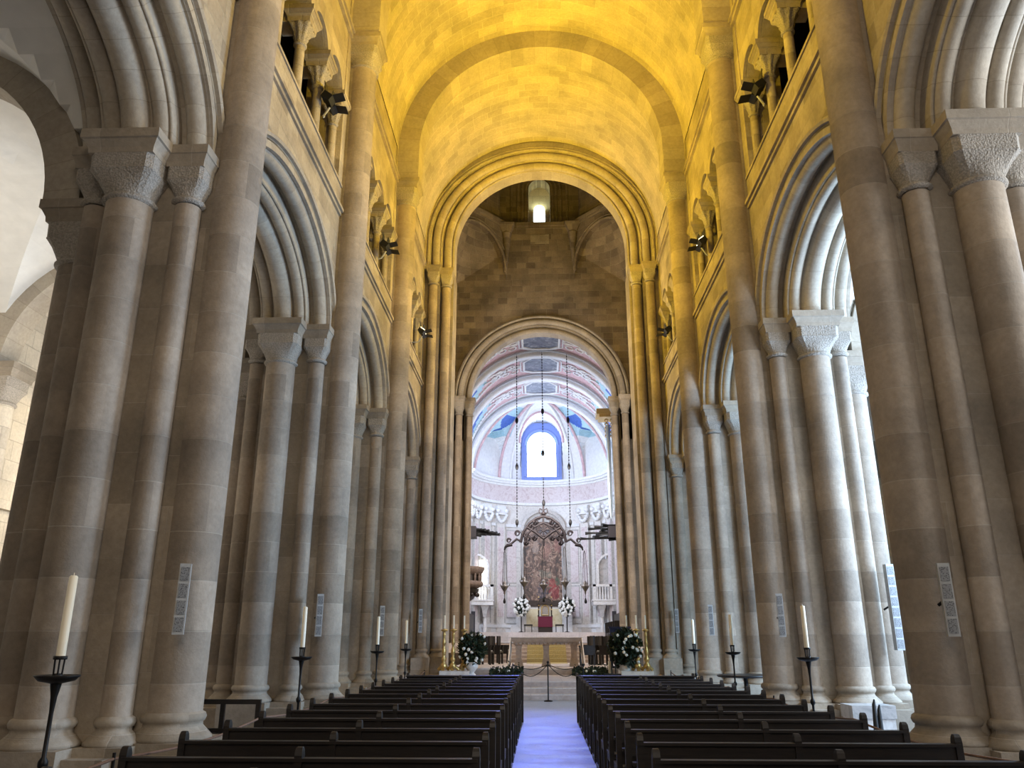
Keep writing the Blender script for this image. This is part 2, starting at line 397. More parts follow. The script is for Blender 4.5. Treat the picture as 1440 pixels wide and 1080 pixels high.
# ------------------------------------------------------------------ arcade arches
BAYS=[(PY[0]-6.3,PY[0])]+[(PY[i],PY[i+1]) for i in range(3)]+[(PY[3],CY)]
def arcade_arch(s):
    t=thing('arcade_arch','','arch')
    def sw(mb,a,prof,smooth=False):
        mb.sweep('x',(0,s*CX),a,a-1.0,ZS,prof,56,smooth=smooth)
    m=MB(); sw(m,2.5,rect(0.02,.45,-.48,.48)); m.build('inner_order','arch',t)
    m=MB(); sw(m,2.5,circ(0.02,0,.20,14),True); m.build('soffit_roll','arch',t)
    m=MB()
    for tt in(-.33,.33): sw(m,2.5,circ(.03,tt,.115,12),True)
    for tt in(-.2,.2,-.46,.46): sw(m,2.5,circ(.02,tt,.03,8),True)
    m.build('side_rolls','arch',t)
    for sg in(-1,1):
        m=MB(); sw(m,2.8,rect(0.0,.15,sg*.46,sg*.91)); m.build('outer_order','arch',t)
        m=MB(); sw(m,2.8,circ(-.0,sg*.69,.135,12),True); sw(m,2.8,circ(.03,sg*.52,.03,8),True); sw(m,2.8,circ(.03,sg*.86,.035,8),True); m.build('outer_roll','arch',t)
        m=MB(); sw(m,2.98,[(0,sg*.89),(0,sg*.97),(.05,sg*.99),(.09,sg*.97),(.13,sg*.89)]); m.build('hood_moulding','arch',t)
    return t
nb=['above the pews nearest the camera','second from the camera','third from the camera','beside the crossing']
for s in(-1,1):
    a=arcade_arch(s)
    for i,(y0,y1) in enumerate(BAYS[1:]):
        q=a if i==0 else copy_tree(a)
        q.location=(0,(y0+y1)/2,0); q['label']='moulded round arch of the %s arcade, %s'%(sidew[s],nb[i]); q['group']='arcade arches'
# ------------------------------------------------------------------ nave walls with gallery
def arch_wall(mb,s,x0,x1,yc,hw,a,b,zs,z0,z1,n=28,mi=0,axis='x'):
    """wall slab between x0..x1 over [yc-hw,yc+hw], z0..z1, pierced by an arch (semi-axes a,b from zs) open below"""
    ys=[-hw,-a]+[-a*math.cos(PI*i/n) for i in range(1,n)]+[a,hw]
    def zz(y): return zs+b*math.sqrt(max(0,1-(y/a)**2)) if abs(y)<a-1e-6 else None
    P=lambda x,y,z:(x,yc+y,z) if axis=='x' else (yc+y,x,z)
    for i in range(len(ys)-1):
        ya,yb=ys[i],ys[i+1]
        if yb-ya<1e-5: continue
        if i==0 or i==len(ys)-2: za=zb=z0
        else:
            za=zz(ya); zb=zz(yb)
            if za is None: za=zs
            if zb is None: zb=zs
        vs=[P(x0,ya,za),P(x0,yb,zb),P(x0,yb,z1),P(x0,ya,z1),P(x1,ya,za),P(x1,yb,zb),P(x1,yb,z1),P(x1,ya,z1)]
        mb.add(vs,[(0,1,2,3),(7,6,5,4),(0,4,5,1),(3,2,6,7),(0,3,7,4),(1,5,6,2)],mi)
for s in(-1,1):
    w=MB()
    for i,(y0,y1) in enumerate(BAYS):
        yc=(y0+y1)/2; hw=(y1-y0)/2
        arch_wall(w,s,s*WX,s*AX,yc,hw,2.93,1.93,ZS,ZS,ZSILL)
        # gallery: four openings
        for k in range(4):
            arch_wall(w,s,s*(WX+.02),s*(WX+.62),yc-1.92+1.28*k,.64,.52,.52,ZC,ZC,ZV+STILT+.1,14)
        for e in(-1,1):
            w.box(s*WX,s*(WX+.9),yc+e*2.56,yc+e*hw,ZSILL,ZV+STILT+.1)
    w.box(s*WX,s*AX,-7,BAYS[0][0],0,ZV+STILT)
    fixn(struct(w,'wall_'+sidew[s],'wall'))
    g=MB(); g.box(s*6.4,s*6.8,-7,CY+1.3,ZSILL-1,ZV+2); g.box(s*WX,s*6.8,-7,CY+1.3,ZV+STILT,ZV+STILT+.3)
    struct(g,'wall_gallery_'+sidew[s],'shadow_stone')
    # string course mouldings
    t=MB()
    for (y0,y1) in BAYS:
        a0,a1=y0+.30,y1-.30
        for z0,z1,d in((ZST-.16,ZST-.08,.05),(ZST-.08,ZST+.0,.10),(ZST+.0,ZST+.05,.04),(ZSILL-.04,ZSILL+.02,.03)):
            t.box(s*(WX-d),s*(WX+.02),a0,a1,z0,z1)
        for z0,z1,d in((ZV-.16,ZV-.06,.06),(ZV-.06,ZV,.11)): t.box(s*(WX-d),s*(WX+.02),a0-.1,a1+.1,z0,z1)
    struct(t,'trim_'+('1' if s<0 else '2'),'wall')
# gallery colonnettes
def make_gcol(s):
    t=thing('gallery_colonnette','','colonnette')
    z0=ZSILL
    b=MB(); b.square((0,0),[(.15,z0),(.15,z0+.08)]); b.lathe([(.14,z0+.08),(.15,z0+.12),(.11,z0+.16),(.12,z0+.19),(.1,z0+.22)],(0,0),16); b.build('column_base','wall',t)
    m=MB(); m.lathe([(.1,z0+.2),(.095,ZC-.75)],(0,0),18); m.build('shaft','wall',t)
    c=MB(); c.lathe([(.1,ZC-.78),(.13,ZC-.76),(.13,ZC-.72),(.105,ZC-.70)],(0,0),18)
    R=[]
    n=32
    for r,q,z in((.105,0,ZC-.71),(.13,.0,ZC-.6),(.15,.1,ZC-.55),(.135,.2,ZC-.52),(.19,.5,ZC-.4),(.23,.8,ZC-.34),(.2,.9,ZC-.30)):
        rr=[]
        for j in range(n):
            a=2*PI*(j+.5)/n; ca,sa=math.cos(a),math.sin(a); k=1/max(abs(ca),abs(sa)); f=(1-q)+q*k
            f*=1+.10*math.cos(8*a)*(1 if r>.12 else 0); rr.append((r*ca*f,r*sa*f,z))
        R.append(rr)
    c.rings(R,0,True,True); c.build('foliate_capital','carved',t)
    ab=MB(); ab.square((0,0),[(.22,ZC-.32),(.23,ZC-.22),(.30,ZC-.10),(.31,ZC-.10),(.31,ZC)]); ab.box(-s*.05,s*.45,-.2,.2,ZC-.32,ZC)
    ab.build('abacus','wall',t); return t
pos=['beside the near pier','second from the near pier','middle of its bay','second from the far pier','beside the far pier']
bn=['first gallery bay','middle gallery bay','gallery bay beside the crossing']
for s in(-1,1):
    g=make_gcol(s); first=True
    for bi,(y0,y1) in enumerate(BAYS[2:]):
        yc=(y0+y1)/2
        for k in range(5):
            q=g if first else copy_tree(g); first=False
            q.location=(s*(WX+.22),yc-2.56+1.28*k,0)
            q['label']='leafy-capital colonnette, %s %s, %s'%(sidew[s],bn[bi],pos[k]); q['group']='gallery colonnettes'
# ------------------------------------------------------------------ vault
v=MB(); v.sweep('y',(0,0),VR,VR,ZV+STILT,[(0,-7),(0,CY-.5),(.4,CY-.5),(.4,-7)],64)
# uv for the inner face so that stones run along the nave
fixn(struct(v,'ceiling','vault'))
def rib_label(i): return ['directly over the near piers','over the second piers in view','over the third piers in view'][i]
for i,y in enumerate(PY[1:]):
    m=MB(); m.sweep('y',(0,y),3.88,3.88,ZV,rect(0,.72,-.42,.42),64,stilt=STILT)
    fixn(m.build('transverse_arch','arch',label='broad plain stone arch crossing under the barrel vault, '+rib_label(i),cat='arch',group='vault arches'))
# crossing west arch
t=thing('crossing_arch','great moulded round arch in yellow light between nave and crossing','arch',(0,0,0))
def ca(mb,R,b_,prof,smooth=False): mb.sweep('y',(0,CY),R,b_,ZV,prof,72,stilt=1.1,smooth=smooth)
m=MB(); ca(m,3.44,3.46,rect(0,.48,.1,.75)); m.build('inner_order','arch',t)
m=MB(); ca(m,3.70,3.62,circ(0,-.02,.15,14),True); ca(m,3.5,3.5,circ(0,.1,.05,8),True); m.build('inner_roll','arch',t)
m=MB(); ca(m,3.90,3.76,rect(0,.4,-.2,.75)); m.build('middle_order','arch',t)
m=MB(); ca(m,4.14,3.92,circ(0,-.3,.15,14),True); ca(m,3.96,3.8,circ(0,-.18,.05,8),True);  m.build('outer_roll','arch',t)
m=MB(); ca(m,4.32,4.05,rect(0,.45,-.45,.75)); ca(m,4.42,4.12,circ(0,-.47,.06,8),True); ca(m,4.55,4.22,circ(0,-.47,.05,8),True); m.build('outer_order','arch',t)
w=MB(); arch_wall(w,1,CY-.42,CY+.75,0,6.5,4.7,4.38,ZV+1.1,ZV+1.1,25,48,axis='y')
for s in(-1,1): w.box(s*4.3,s*6.5,CY-.2,CY+1.3,ZV-8,ZV+1.15)
fixn(struct(w,'wall_crossing','wall'))
# ------------------------------------------------------------------ crossing east wall and lantern
EY=38.2; ZL=23.0
w=MB(); arch_wall(w,1,EY,EY+1.2,0,6.5,3.95,3.95,13.2,13.2,ZL,48,axis='y')
for s in(-1,1): w.box(s*6.5,s*3.95,EY,EY+1.2,11,13.3)
fixn(struct(w,'wall_chancel_side','dark'))
t=thing('chancel_arch','tall stone arch with triple moulding framing the bright chancel','arch')
def ea(mb,R,prof,smooth=False): mb.sweep('y',(0,EY),R,R,13.2,prof,72,smooth=smooth)
m=MB(); ea(m,3.62,rect(0,.4,.25,.9)); m.build('inner_order','arch',t)
m=MB(); ea(m,3.7,circ(0,.2,.13,12),True); m.build('inner_roll','arch',t)
m=MB(); ea(m,3.88,rect(0,.25,.0,1.2)); m.build('middle_order','arch',t)
m=MB(); ea(m,4.1,circ(0,-.05,.15,12),True); m.build('outer_roll','arch',t)
m=MB(); ea(m,4.28,[(0,.02),(0,-.14),(.06,-.2),(.14,-.16),(.2,.02)]); m.build('hood_moulding','arch',t)
# side walls of the crossing (transept openings)
for s in(-1,1):
    w=MB(); arch_wall(w,s,s*4.75,s*6.3,(CY+1.3+EY)/2,(EY-CY-1.3)/2,3.5,3.5,13.2,13.2,ZL,32)
    w.box(s*4.75,s*6.3,EY-.75,EY,0,13.2); w.box(s*4.75,s*6.3,CY+1.3,CY+2.05,0,13.2)
    w.box(s*4.3,s*6.3,CY+.7,CY+1.35,ZV-8,ZL); w.box(s*4.7,s*6.4,EY-.3,EY+1.2,11,ZL)
    fixn(struct(w,'wall_transept_'+sidew[s],'dark'))
# octagon
cy=(CY+1.3+EY)/2+.2; hs=(EY-CY-1.3)/2+.15; k=1.78
c0y=EY-2*hs
oct_=[(k,EY),(hs+.2,EY-hs+k-.6),(hs+.2,c0y+hs-k+.6),(k,c0y),(-k,c0y),(-hs-.2,c0y+hs-k+.6),(-hs-.2,EY-hs+k-.6),(-k,EY)]
t=MB()
def seg_box(mb,p,q,off0,off1,z0,z1,mi=0,cx=0,cyy=None):
    p=Vector((*p,0));q=Vector((*q,0)); d=(q-p).normalized(); n=Vector((d.y,-d.x,0)); mid=(p+q)/2
    if n.dot(Vector((0,EY-hs,0))-mid)<0: n=-n
    vs=[]
    for z in(z0,z1):
        for a,o in((p,off0),(q,off0),(q,off1),(p,off1)):
            e=a+n*o; vs.append((e.x,e.y,z))
    mb.add(vs,[(0,3,2,1),(4,5,6,7),(0,1,5,4),(1,2,6,5),(2,3,7,6),(3,0,4,7)],mi)
for i in range(8):
    p,q=oct_[i],oct_[(i+1)%8]
    seg_box(t,p,q,-.8,.14,ZL-.12,ZL+.1); seg_box(t,p,q,-.8,.06,ZL-.25,ZL-.12)
struct(t,'trim_3','dark')
def diag_frame(i):
    p,q=Vector((*oct_[i],0)),Vector((*oct_[(i+1)%8],0)); return p,q
# diagonal squinches at the two east corners
for s in(-1,1):
    p=Vector((s*k,EY,0)); q=Vector((s*(hs+.2),EY-hs+k-.6,0)); L=(q-p).length; d=(q-p).normalized(); n=Vector((-s*d.y*s,0,0))
    nrm=Vector((d.y,-d.x,0)); 
    if nrm.dot(Vector((0,EY-hs,0))-(p+q)/2)<0: nrm=-nrm
    w=MB(); N=20; mid=L/2; a=L/2-.12; zb=20.2; apex=Vector((s*(hs+.1),EY,zb-.7)); th=.35
    pts=[]
    for j in range(N+1):
        ang=PI*j/N; u=mid-a*math.cos(ang); z=zb+2.1*math.sin(ang); pts.append((u,z))
    for j in range(N):
        (u0,z0),(u1,z1)=pts[j],pts[j+1]
        A=p+d*u0;B=p+d*u1
        vs=[(A.x,A.y,z0),(B.x,B.y,z1),(B.x,B.y,ZL-.2),(A.x,A.y,ZL-.2)]
        A2=A-nrm*th;B2=B-nrm*th
        vs+=[(A2.x,A2.y,z0),(B2.x,B2.y,z1),(B2.x,B2.y,ZL-.2),(A2.x,A2.y,ZL-.2)]
        w.add(vs,[(0,1,2,3),(7,6,5,4),(0,4,5,1)])
        w.add([(A2.x,A2.y,z0),(B2.x,B2.y,z1),tuple(apex)],[(0,1,2)])
        # arch ring proud of the diagonal face
        o0=(u0+(u0-mid)*.12,z0+(z0-zb)*.1);o1=(u1+(u1-mid)*.12,z1+(z1-zb)*.1)
    w.tube([tuple(p+d*(mid+(u-mid)*1.0)+nrm*.03+Vector((0,0,z))) for u,z in pts],.09,8); w.tube([tuple(p+d*(mid+(u-mid)*1.13)+nrm*.02+Vector((0,0,z+(z-zb)*.08))) for u,z in pts],.06,8)
    for e in(0,1):
        A=p+d*(0 if e==0 else L); B=p+d*(.12 if e==0 else L-.12)
        w.add([(A.x,A.y,zb-.6),(B.x,B.y,zb),(B.x,B.y,ZL-.2),(A.x,A.y,ZL-.2)],[(0,1,2,3)])
    struct(w,'wall_squinch_'+sidew[s],'dark')
    c=MB(); c.lathe([(.03,20.6),(.09,20.9),(.16,21.6),(.24,22.3),(.27,22.35),(.27,22.42),(.24,22.45)],(0,0),16); c.square((0,0),[(.22,22.42),(.4,22.85),(.42,22.9)])
    o=c.build('corbel','dark',label='tapering stone corbel under the lantern ledge, %s of the small window'%sidew[s],cat='corbel',group='lantern corbels'); o.location=(s*k,EY-.15,0)
# lantern drum
w=MB()
for i in range(8):
    p,q=oct_[i],oct_[(i+1)%8]
    if i==7: continue
    seg_box(w,p,q,-1.1,-.6,ZL,31)
    seg_box(w,p,q,-.75,-.55,ZL,31)
arch_wall(w,1,EY+.6,EY+1.5,0,2.2,.60,.60,25.6,ZL+.1,31,20,axis='y')
struct(w,'wall_lantern','dark')
rf=MB(); rf.box(-8,8,CY-.5,EY+3,30.5,31); struct(rf,'ceiling_lantern','dark')
t=thing('lantern_window','small round-headed window glowing high in the lantern','window',(0,EY+1.45,ZL+.1))
m=MB(); arch_wall(m,1,0,.9,0,.62,.33,.33,1.65,0,3.2,16,axis='y'); m.build('splay','aisle',t)
m=MB(); m.box(-.35,.35,.4,.44,0,2.0); m.build('pane','daylight_lantern',t)
t2=thing('blind_arch','dark recessed arch moulding around the small lantern window','arch',(0,EY+.6,0))
m=MB()
for R_,yy in((.75,0),(.95,-.08),(1.2,-.02)): m.sweep('y',(0,yy),R_,R_,25.6,circ(0,0,.07,8),24,stilt=0,smooth=True)
m.build('moulding','dark',t2)
m=MB()
for s in(-1,1):
    for xx in(.75,.95,1.2,1.55): m.tube([(s*xx,0,ZL+.1),(s*xx,0,25.6 if xx<1.5 else 29)],.08,10)
m.build('jamb_shafts','dark',t2)
# masonry patches on the crossing wall are real inset stones
o=MB(); o.box(-.5,.5,-.02,.1,0,.55); o=o.build('inset_stone','wall',label='pale rectangular stone block set in the wall below the lantern window',cat='stone'); o.location=(0.0,EY-.005,21.85)
# ------------------------------------------------------------------ aisles
for s in(-1,1):
    v=MB(); x0,x1=AX,12.0; xc=(x0+x1)/2; hx=(x1-x0)/2; zs=7.2; n=28
    for (y0,y1) in BAYS[0:]:
        yc=(y0+y1)/2; hy=(y1-y0)/2
        P=[]
        for j in range(n+1):
            for i in range(n+1):
                dx=-math.cos(PI*i/n); dy=-math.cos(PI*j/n)
                z=zs+max(2.75*math.sqrt(max(0,1-dx*dx)),2.75*math.sqrt(max(0,1-dy*dy)))
                P.append((s*(xc+dx*hx),yc+dy*hy,z))
        F=[(j*(n+1)+i,j*(n+1)+i+1,(j+1)*(n+1)+i+1,(j+1)*(n+1)+i) for j in range(n) for i in range(n)]
        v.add(P,F,0,None,False)
    struct(v,'ceiling_aisle_'+sidew[s],'plaster')
    for i,y in enumerate([-3.1]+PY+[CY]):
        m=MB(); m.sweep('y',(s*(xc+.1),y),2.42,2.42,7.2,rect(0,.5,-.3,.3),36)
        fixn(m.build('aisle_arch','arch',label='plain round arch spanning the %s aisle, %s'%(sidew[s],['behind the camera','by the camera','beside the near pier','beside the second pier','beside the third pier','beside the crossing'][i]),cat='arch',group='aisle arches'))
    w=MB(); w.box(s*12,s*12.6,-7,CY+1.3,0,11)
    struct(w,'wall_outer_'+sidew[s],'aisle')
    for i,y in enumerate(PY+[CY]):
        t=thing('wall_respond','half column against the %s outer wall, %s'%(sidew[s],['by the camera','opposite the near pier','opposite the second pier','opposite the third pier','opposite the crossing pier'][i]),'column',(s*11.85,y,0),'outer wall responds')
        m=MB(); m.box(-.2,.2,-.4,.4,0,7.0); m.lathe([(.27,.7),(.27,6.4)],(-s*.2,0),20); m.build('shaft','aisle',t)
        b=MB(); colbase(b,-s*.2,0,.27); b.build('column_base','aisle',t); capital(-s*.2,0,.27,7.2,.38,t)
    tr=MB(); tr.box(s*11.85,s*12.0,-7,CY,4.3,4.5); struct(tr,'trim_%d'%(4 if s<0 else 5),'aisle')
    # blind tomb arches on the outer wall
    for i,(y0,y1) in enumerate(BAYS[1:]):
        yc=(y0+y1)/2
        m=MB(); m.sweep('x',(yc,s*11.9),1.5,1.5,2.2,circ(0,0,.12,8)+[] ,28,stilt=.01,smooth=True)
        for e in(-1,1): m.box(s*11.8,s*12.02,yc+e*1.5-.12,yc+e*1.5+.12,0,2.2)
        m.build('blind_arch','aisle',label='shallow stone arch on the %s outer wall, bay %s'%(sidew[s],['by the near pier','before the second pier','before the third pier','before the crossing'][i]),cat='arch',group='outer wall arches')
# far end of the aisles, seen through the openings
for s in(-1,1):
    w=MB(); w.box(s*AX,s*14,EY,EY+.6,0,20); struct(w,'wall_transept_end_'+sidew[s],'aisle')
ww=MB(); ww.box(-13,13,-7.4,-7,0,26); struct(ww,'wall_back','wall')
# ------------------------------------------------------------------ chancel steps and floors
m=MB()
for i,(y,z) in enumerate(((23.15,.15),(23.55,.30),(23.95,.45))): m.box(-4.0 if i else -4.0,4.0,y,29.5,z-.15,z)
m.box(-6.5,6.5,26.2,41,0,.449)
struct(m,'floor_sanctuary','pale')
m=MB(); m.box(-3.3,3.3,28.0,EY+2,.45,.65); struct(m,'floor_altar_platform','pale')
m=MB()
for i in range(5): m.box(-3.2,3.2,34.6+.42*i,42,.65+.15*i-.15*0,.65+.15*(i+1))
struct(m,'floor_chancel_steps','pale')
m=MB(); m.box(-6.5,6.5,36.8,60,1.0,1.4); m.box(-4.8,4.8,50.3,60,1.4,1.7); m.box(-4.8,4.8,50.9,60,1.7,1.97); struct(m,'floor_chancel','pale')
m=MB()
for i in range(5): m.box(-3.2,3.2,34.59+.42*i,34.62+.42*i,.65+.15*i,.65+.15*i+.12)
for i in range(3): m.box(-4,4,23.14+.4*i,23.16+.4*i,.15*i,.15*i+.12)
m.box(-3.3,3.3,27.98,28.01,.45,.61)
struct(m,'trim_6','altar')
m=MB()
for i in range(5): m.box(-.75,.9,34.57+.42*i,35.02+.42*i,.66+.15*i,.665+.15*(i+1))
m.box(-.75,.9,33.2,34.6,.65,.66); m.box(-.75,.9,36.6,50.2,1.4,1.41)
m.build('carpet_runner','carpet',label='golden carpet runner laid up the steps behind the altar',cat='carpet')
# ------------------------------------------------------------------ chancel shell
AY=51.8; AR=5.0; ZCOR=12.35
w=MB()
for s in(-1,1): w.box(s*5.0,s*5.6,EY+1.2,AY,1.0,ZCOR+.2)
struct(w,'wall_chancel','marble')
def carc(mb,t0,t1,r0,r1,z0,z1,mi=0,n=None):
    "curved block in the apse; angles measured from the east axis, degrees"
    n=n or max(2,int(abs(t1-t0)/3)); R=[]
    for i in range(n+1):
        a=math.radians(t0+(t1-t0)*i/n); sx,cx_=math.sin(a),math.cos(a)
        R.append([(r0*sx,AY+r0*cx_,z0),(r1*sx,AY+r1*cx_,z0),(r1*sx,AY+r1*cx_,z1),(r0*sx,AY+r0*cx_,z1)])
    mb.rings(R,mi,True,False)
w=MB(); carc(w,-90,90,AR,AR+.5,1.4,ZCOR,0,48); struct(w,'wall_apse','marble')
# stucco vault with bands
v=MB(); n=40; seg=[EY+1.2,42.0,42.7,46.5,47.2,51.0,AY]
ys=[EY+1.2+(AY-EY-1.2)*i/60 for i in range(61)]
bandc=[(40.6),(44.6),(49.1)]
P=[];F=[];
for j,y in enumerate(ys):
    for i in range(n+1):
        a=PI*i/n; P.append((-AR*math.cos(a),y,ZCOR+AR*math.sin(a)))
v.v=P
for j in range(60):
    yy=(ys[j]+ys[j+1])/2
    for i in range(n):
        a=abs((i+.5)/n*180-90); bi=min(range(3),key=lambda q:abs(bandc[q]-yy)); off=(yy-bandc[bi])/2.1
        # pink fields at crown, pale blue triangles with a deep blue heart low down
        lim=46-18*(1-abs(off)) if abs(off)<1 else 46
        mi=1
        if a>40+18*abs(off): mi=2
        if a>50+26*abs(off): mi=3
        if abs(off)>.93: mi=0
        v.f.append([j*(n+1)+i,j*(n+1)+i+1,(j+1)*(n+1)+i+1,(j+1)*(n+1)+i]); v.m.append(mi); v.uv.append(None); v.sm.append(True)
struct(v,'ceiling_chancel',['white','pink','cyan','blue'])
for i,y in enumerate((42.6,46.9,51.6)):
    t=thing('vault_rib','white stucco band arching over the chancel, %s'%['nearest','middle','farthest, at the apse mouth'][i],'rib',(0,y,0),'chancel vault bands')
    m=MB(); m.sweep('y',(0,0),AR-.35,AR-.35,ZCOR,[(0,-.25),(-.06,-.2),(-.06,.2),(0,.25),(.4,.25),(.4,-.25)],48); fixn(m.build('band','white',t))
    m=MB()
    for yy in(-.42,.42): m.sweep('y',(0,yy),AR-.16,AR-.16,ZCOR,circ(0,0,.07,8),48,smooth=True)
    m.build('edge_moulding','edge',t)
for i,y in enumerate((40.7,44.75,49.3)):
    t=thing('ceiling_medallion','dark painted medallion in white frame on the chancel vault, %s'%['highest in the photo','middle one','lowest in the photo'][i],'medallion',(0,y,ZCOR),'ceiling medallions')
    def onv(a,yy,r): return (r*math.sin(a),yy,r*math.cos(a))
    out=[(-.27,-.45),(-.21,-.85),(0,-1.0),(.21,-.85),(.27,-.45),(.27,.45),(.21,.85),(0,1.0),(-.21,.85),(-.27,.45)]
    m=MB(); 
    pan=[]
    for a in[-.2+.4*q/8 for q in range(9)]:
        hy=1.25 if abs(a)<.1 else 1.25-(abs(a)-.1)/.1*.5
        pan.append([onv(a,-hy,AR-.08),onv(a,hy,AR-.08),onv(a,hy,AR+.02),onv(a,-hy,AR+.02)])
    m.rings(pan,0,True,False); m.build('painted_panel','medal',t)
    f=MB(); path=[onv(a,hy,AR-.1) for a,hy in((-.21,-.77),(-.105,-1.3),(.105,-1.3),(.21,-.77),(.21,.77),(.105,1.3),(-.105,1.3),(-.21,.77),(-.21,-.77))]
    f.tube(path,.07,8); f.tube([Vector(p)*1.0 for p in [onv(a,hy,AR-.08) for a,hy in((-.25,-.85),(-.125,-1.42),(.125,-1.42),(.25,-.85),(.25,.85),(.125,1.42),(-.125,1.42),(-.25,.85),(-.25,-.85))]],.04,8); f.build('frame','white',t)
    for sg in(-1,1):
        m=MB()
        for q in range(9):
            a0=sg*(.29+.04*q); yy=.75*math.sin(q*1.9)*(1-q/12); m.tube([onv(a0+sg*.045*math.cos(w_*PI/4),yy+.26*math.sin(w_*PI/4),AR-.07) for w_ in range(8)],.045,6)
        m.tube([onv(sg*(.26+.045*q),.12*math.sin(q),AR-.06) for q in range(12)],.05,6)
        m.build('stucco_scroll','white',t)
    # garlands down to the sides
    for sg in(-1,1):
        m=MB()
        for e in(-1,1):
            m.tube([onv(sg*(.45+.09*q),e*(.3+1.35*(q/9)),AR-.05) for q in range(10)],.06,6)
            for q in range(20): m.ball(onv(sg*(.45+.045*q),e*(.3+1.35*(q/20)),AR-.06),.085,6)
        m.build('garland','white',t)
# apse half dome with lunettes
def lun(th):
    "lunette centre angles and half widths"
    return [(-52,16,3.4),(52,16,3.4)]
v=MB(); NT,NZ=180,70; P=[]
def dome_r(thd,z):
    h=(z-ZCOR)/5.0; r=AR*math.sqrt(max(0,1-h*h))
    for c_,w_,hh in lun(0):
        d=abs(thd-c_)/w_
        if d<1:
            top=ZCOR+ (2.6 if c_==0 else 1.7)+ (hh-(2.6 if c_==0 else 1.7))*math.sqrt(1-d*d)
            if z<top: r=AR
    # ribs
    return r
for j in range(NZ+1):
    hfrac=math.sin(PI/2*j/NZ); z=ZCOR+5.0*hfrac
    for i in range(NT+1):
        th=-90+180*i/NT; r=dome_r(th,z); a=math.radians(th); x=r*math.sin(a); y=r*math.cos(a); hz=z-ZCOR
        if abs(th)<80 and abs(x)<1.5:
            topz=2.75+1.75*math.sqrt(1-(x/1.5)**2)
            if hz<topz: y=math.sqrt(AR*AR-x*x)
        P.append((x,AY+y,z))
for j in range(NZ):
    for i in range(NT):
        th=-90+180*(i+.5)/NT; z=P[j*(NT+1)+i][2]
        mi=0
        for c_ in(-27,27):
            if abs(th-c_)<7+ (z-ZCOR)*.2 and z<ZCOR+4.0: mi=0
        for c_ in(-37,37):
            pass
        if ZCOR+3.3+.05*abs(abs(th)-50)<z<ZCOR+4.15 and 40<abs(th)<60: mi=3
        elif z>ZCOR+3.0 and z<ZCOR+4.6 and 34<abs(th)<68: mi=2
        v.f.append([j*(NT+1)+i,j*(NT+1)+i+1,(j+1)*(NT+1)+i+1,(j+1)*(NT+1)+i]); v.m.append(mi); v.uv.append(None); v.sm.append(False)
v.v=P; struct(v,'ceiling_apse',['white','pink','cyan','blue'])
t=thing('apse_rib','fan of white and pink ribs rising over the apse window','rib',(0,AY,ZCOR))
def dp(th,z,off=-.06):
    h=z/5.0; r=AR*math.sqrt(max(0,1-h*h))+off; a=math.radians(th); return (r*math.sin(a),r*math.cos(a),z*(1+off/5))
for k_,(th0,th1) in enumerate(((27,27),(-27,-27),(38,38),(-38,-38),(70,66),(-70,-66))):
    m=MB(); m.tube([dp(th0+(th1-th0)*q/24,4.93*math.sin(PI/2*q/24)) for q in range(25)],.10 if k_<4 else .08,8); m.build('rib',('white' if k_<2 else 'pink'),t)
m=MB(); m.tube([(1.56*math.cos(PI*q/32), math.sqrt(max(.1,25-(1.56*math.cos(PI*q/32))**2-(2.75+1.8*math.sin(PI*q/32))**2)), 2.75+1.8*math.sin(PI*q/32)) for q in range(33)],.09,8); m.build('lunette_edge','pink',t)
# cornice
t=thing('apse_cornice','curved white cornice below the apse window','cornice')
m=MB(); carc(m,-90,90,AR-.55,AR,ZCOR-.08,ZCOR+.10,0,60); carc(m,-90,90,AR-.42,AR,ZCOR-.22,ZCOR-.08,0,60); carc(m,-90,90,AR-.2,AR,ZCOR-.35,ZCOR-.22,0,60)
m.build('cornice','white',t)
m=MB(); carc(m,-90,90,AR-.12,AR,ZCOR-1.5,ZCOR-.35,0,60); m.build('frieze','pinkmarble',t)
m=MB(); carc(m,-90,90,AR-.28,AR,ZCOR-1.68,ZCOR-1.5,0,60); carc(m,-90,90,AR-.12,AR,ZCOR-3.25,ZCOR-3.05,0,60); m.build('architrave','white',t)
# apse window
t=thing('apse_window','large arched four-pane window blazing white in the apse','window',(0,AY+4.7,ZCOR+.35))
m=MB(); arch_wall(m,1,-.25,.1,0,1.45,1.05,1.0,2.35,0,4.0,24,axis='y')
wp=bpy.data.materials.new('violet_blue_reveal'); M['reveal']=plain('violet_blue_reveal',(.20,.28,.62,1),.7)
m.box(-1.45,1.45,-.25,.1,-.25,0)
o=m.build('surround','reveal',t); fixn(o)
m=MB(); m.sweep('y',(0,-.27),1.2,1.15,2.35,circ(0,0,.09,8),28,stilt=0,smooth=True)
for s in(-1,1): m.box(s*1.2-.09,s*1.2+.09,-.34,-.2,0,2.35)
m.build('moulded_frame','reveal',t)
m=MB(); m.box(-1.08,1.08,.02,.05,0,3.4); m.build('glass','daylight',t)
m=MB(); m.box(-.035,.035,-.03,.02,0,3.4); m.box(-1.05,1.05,-.03,.02,1.72,1.79); m.build('glazing_bar','cyan',t)
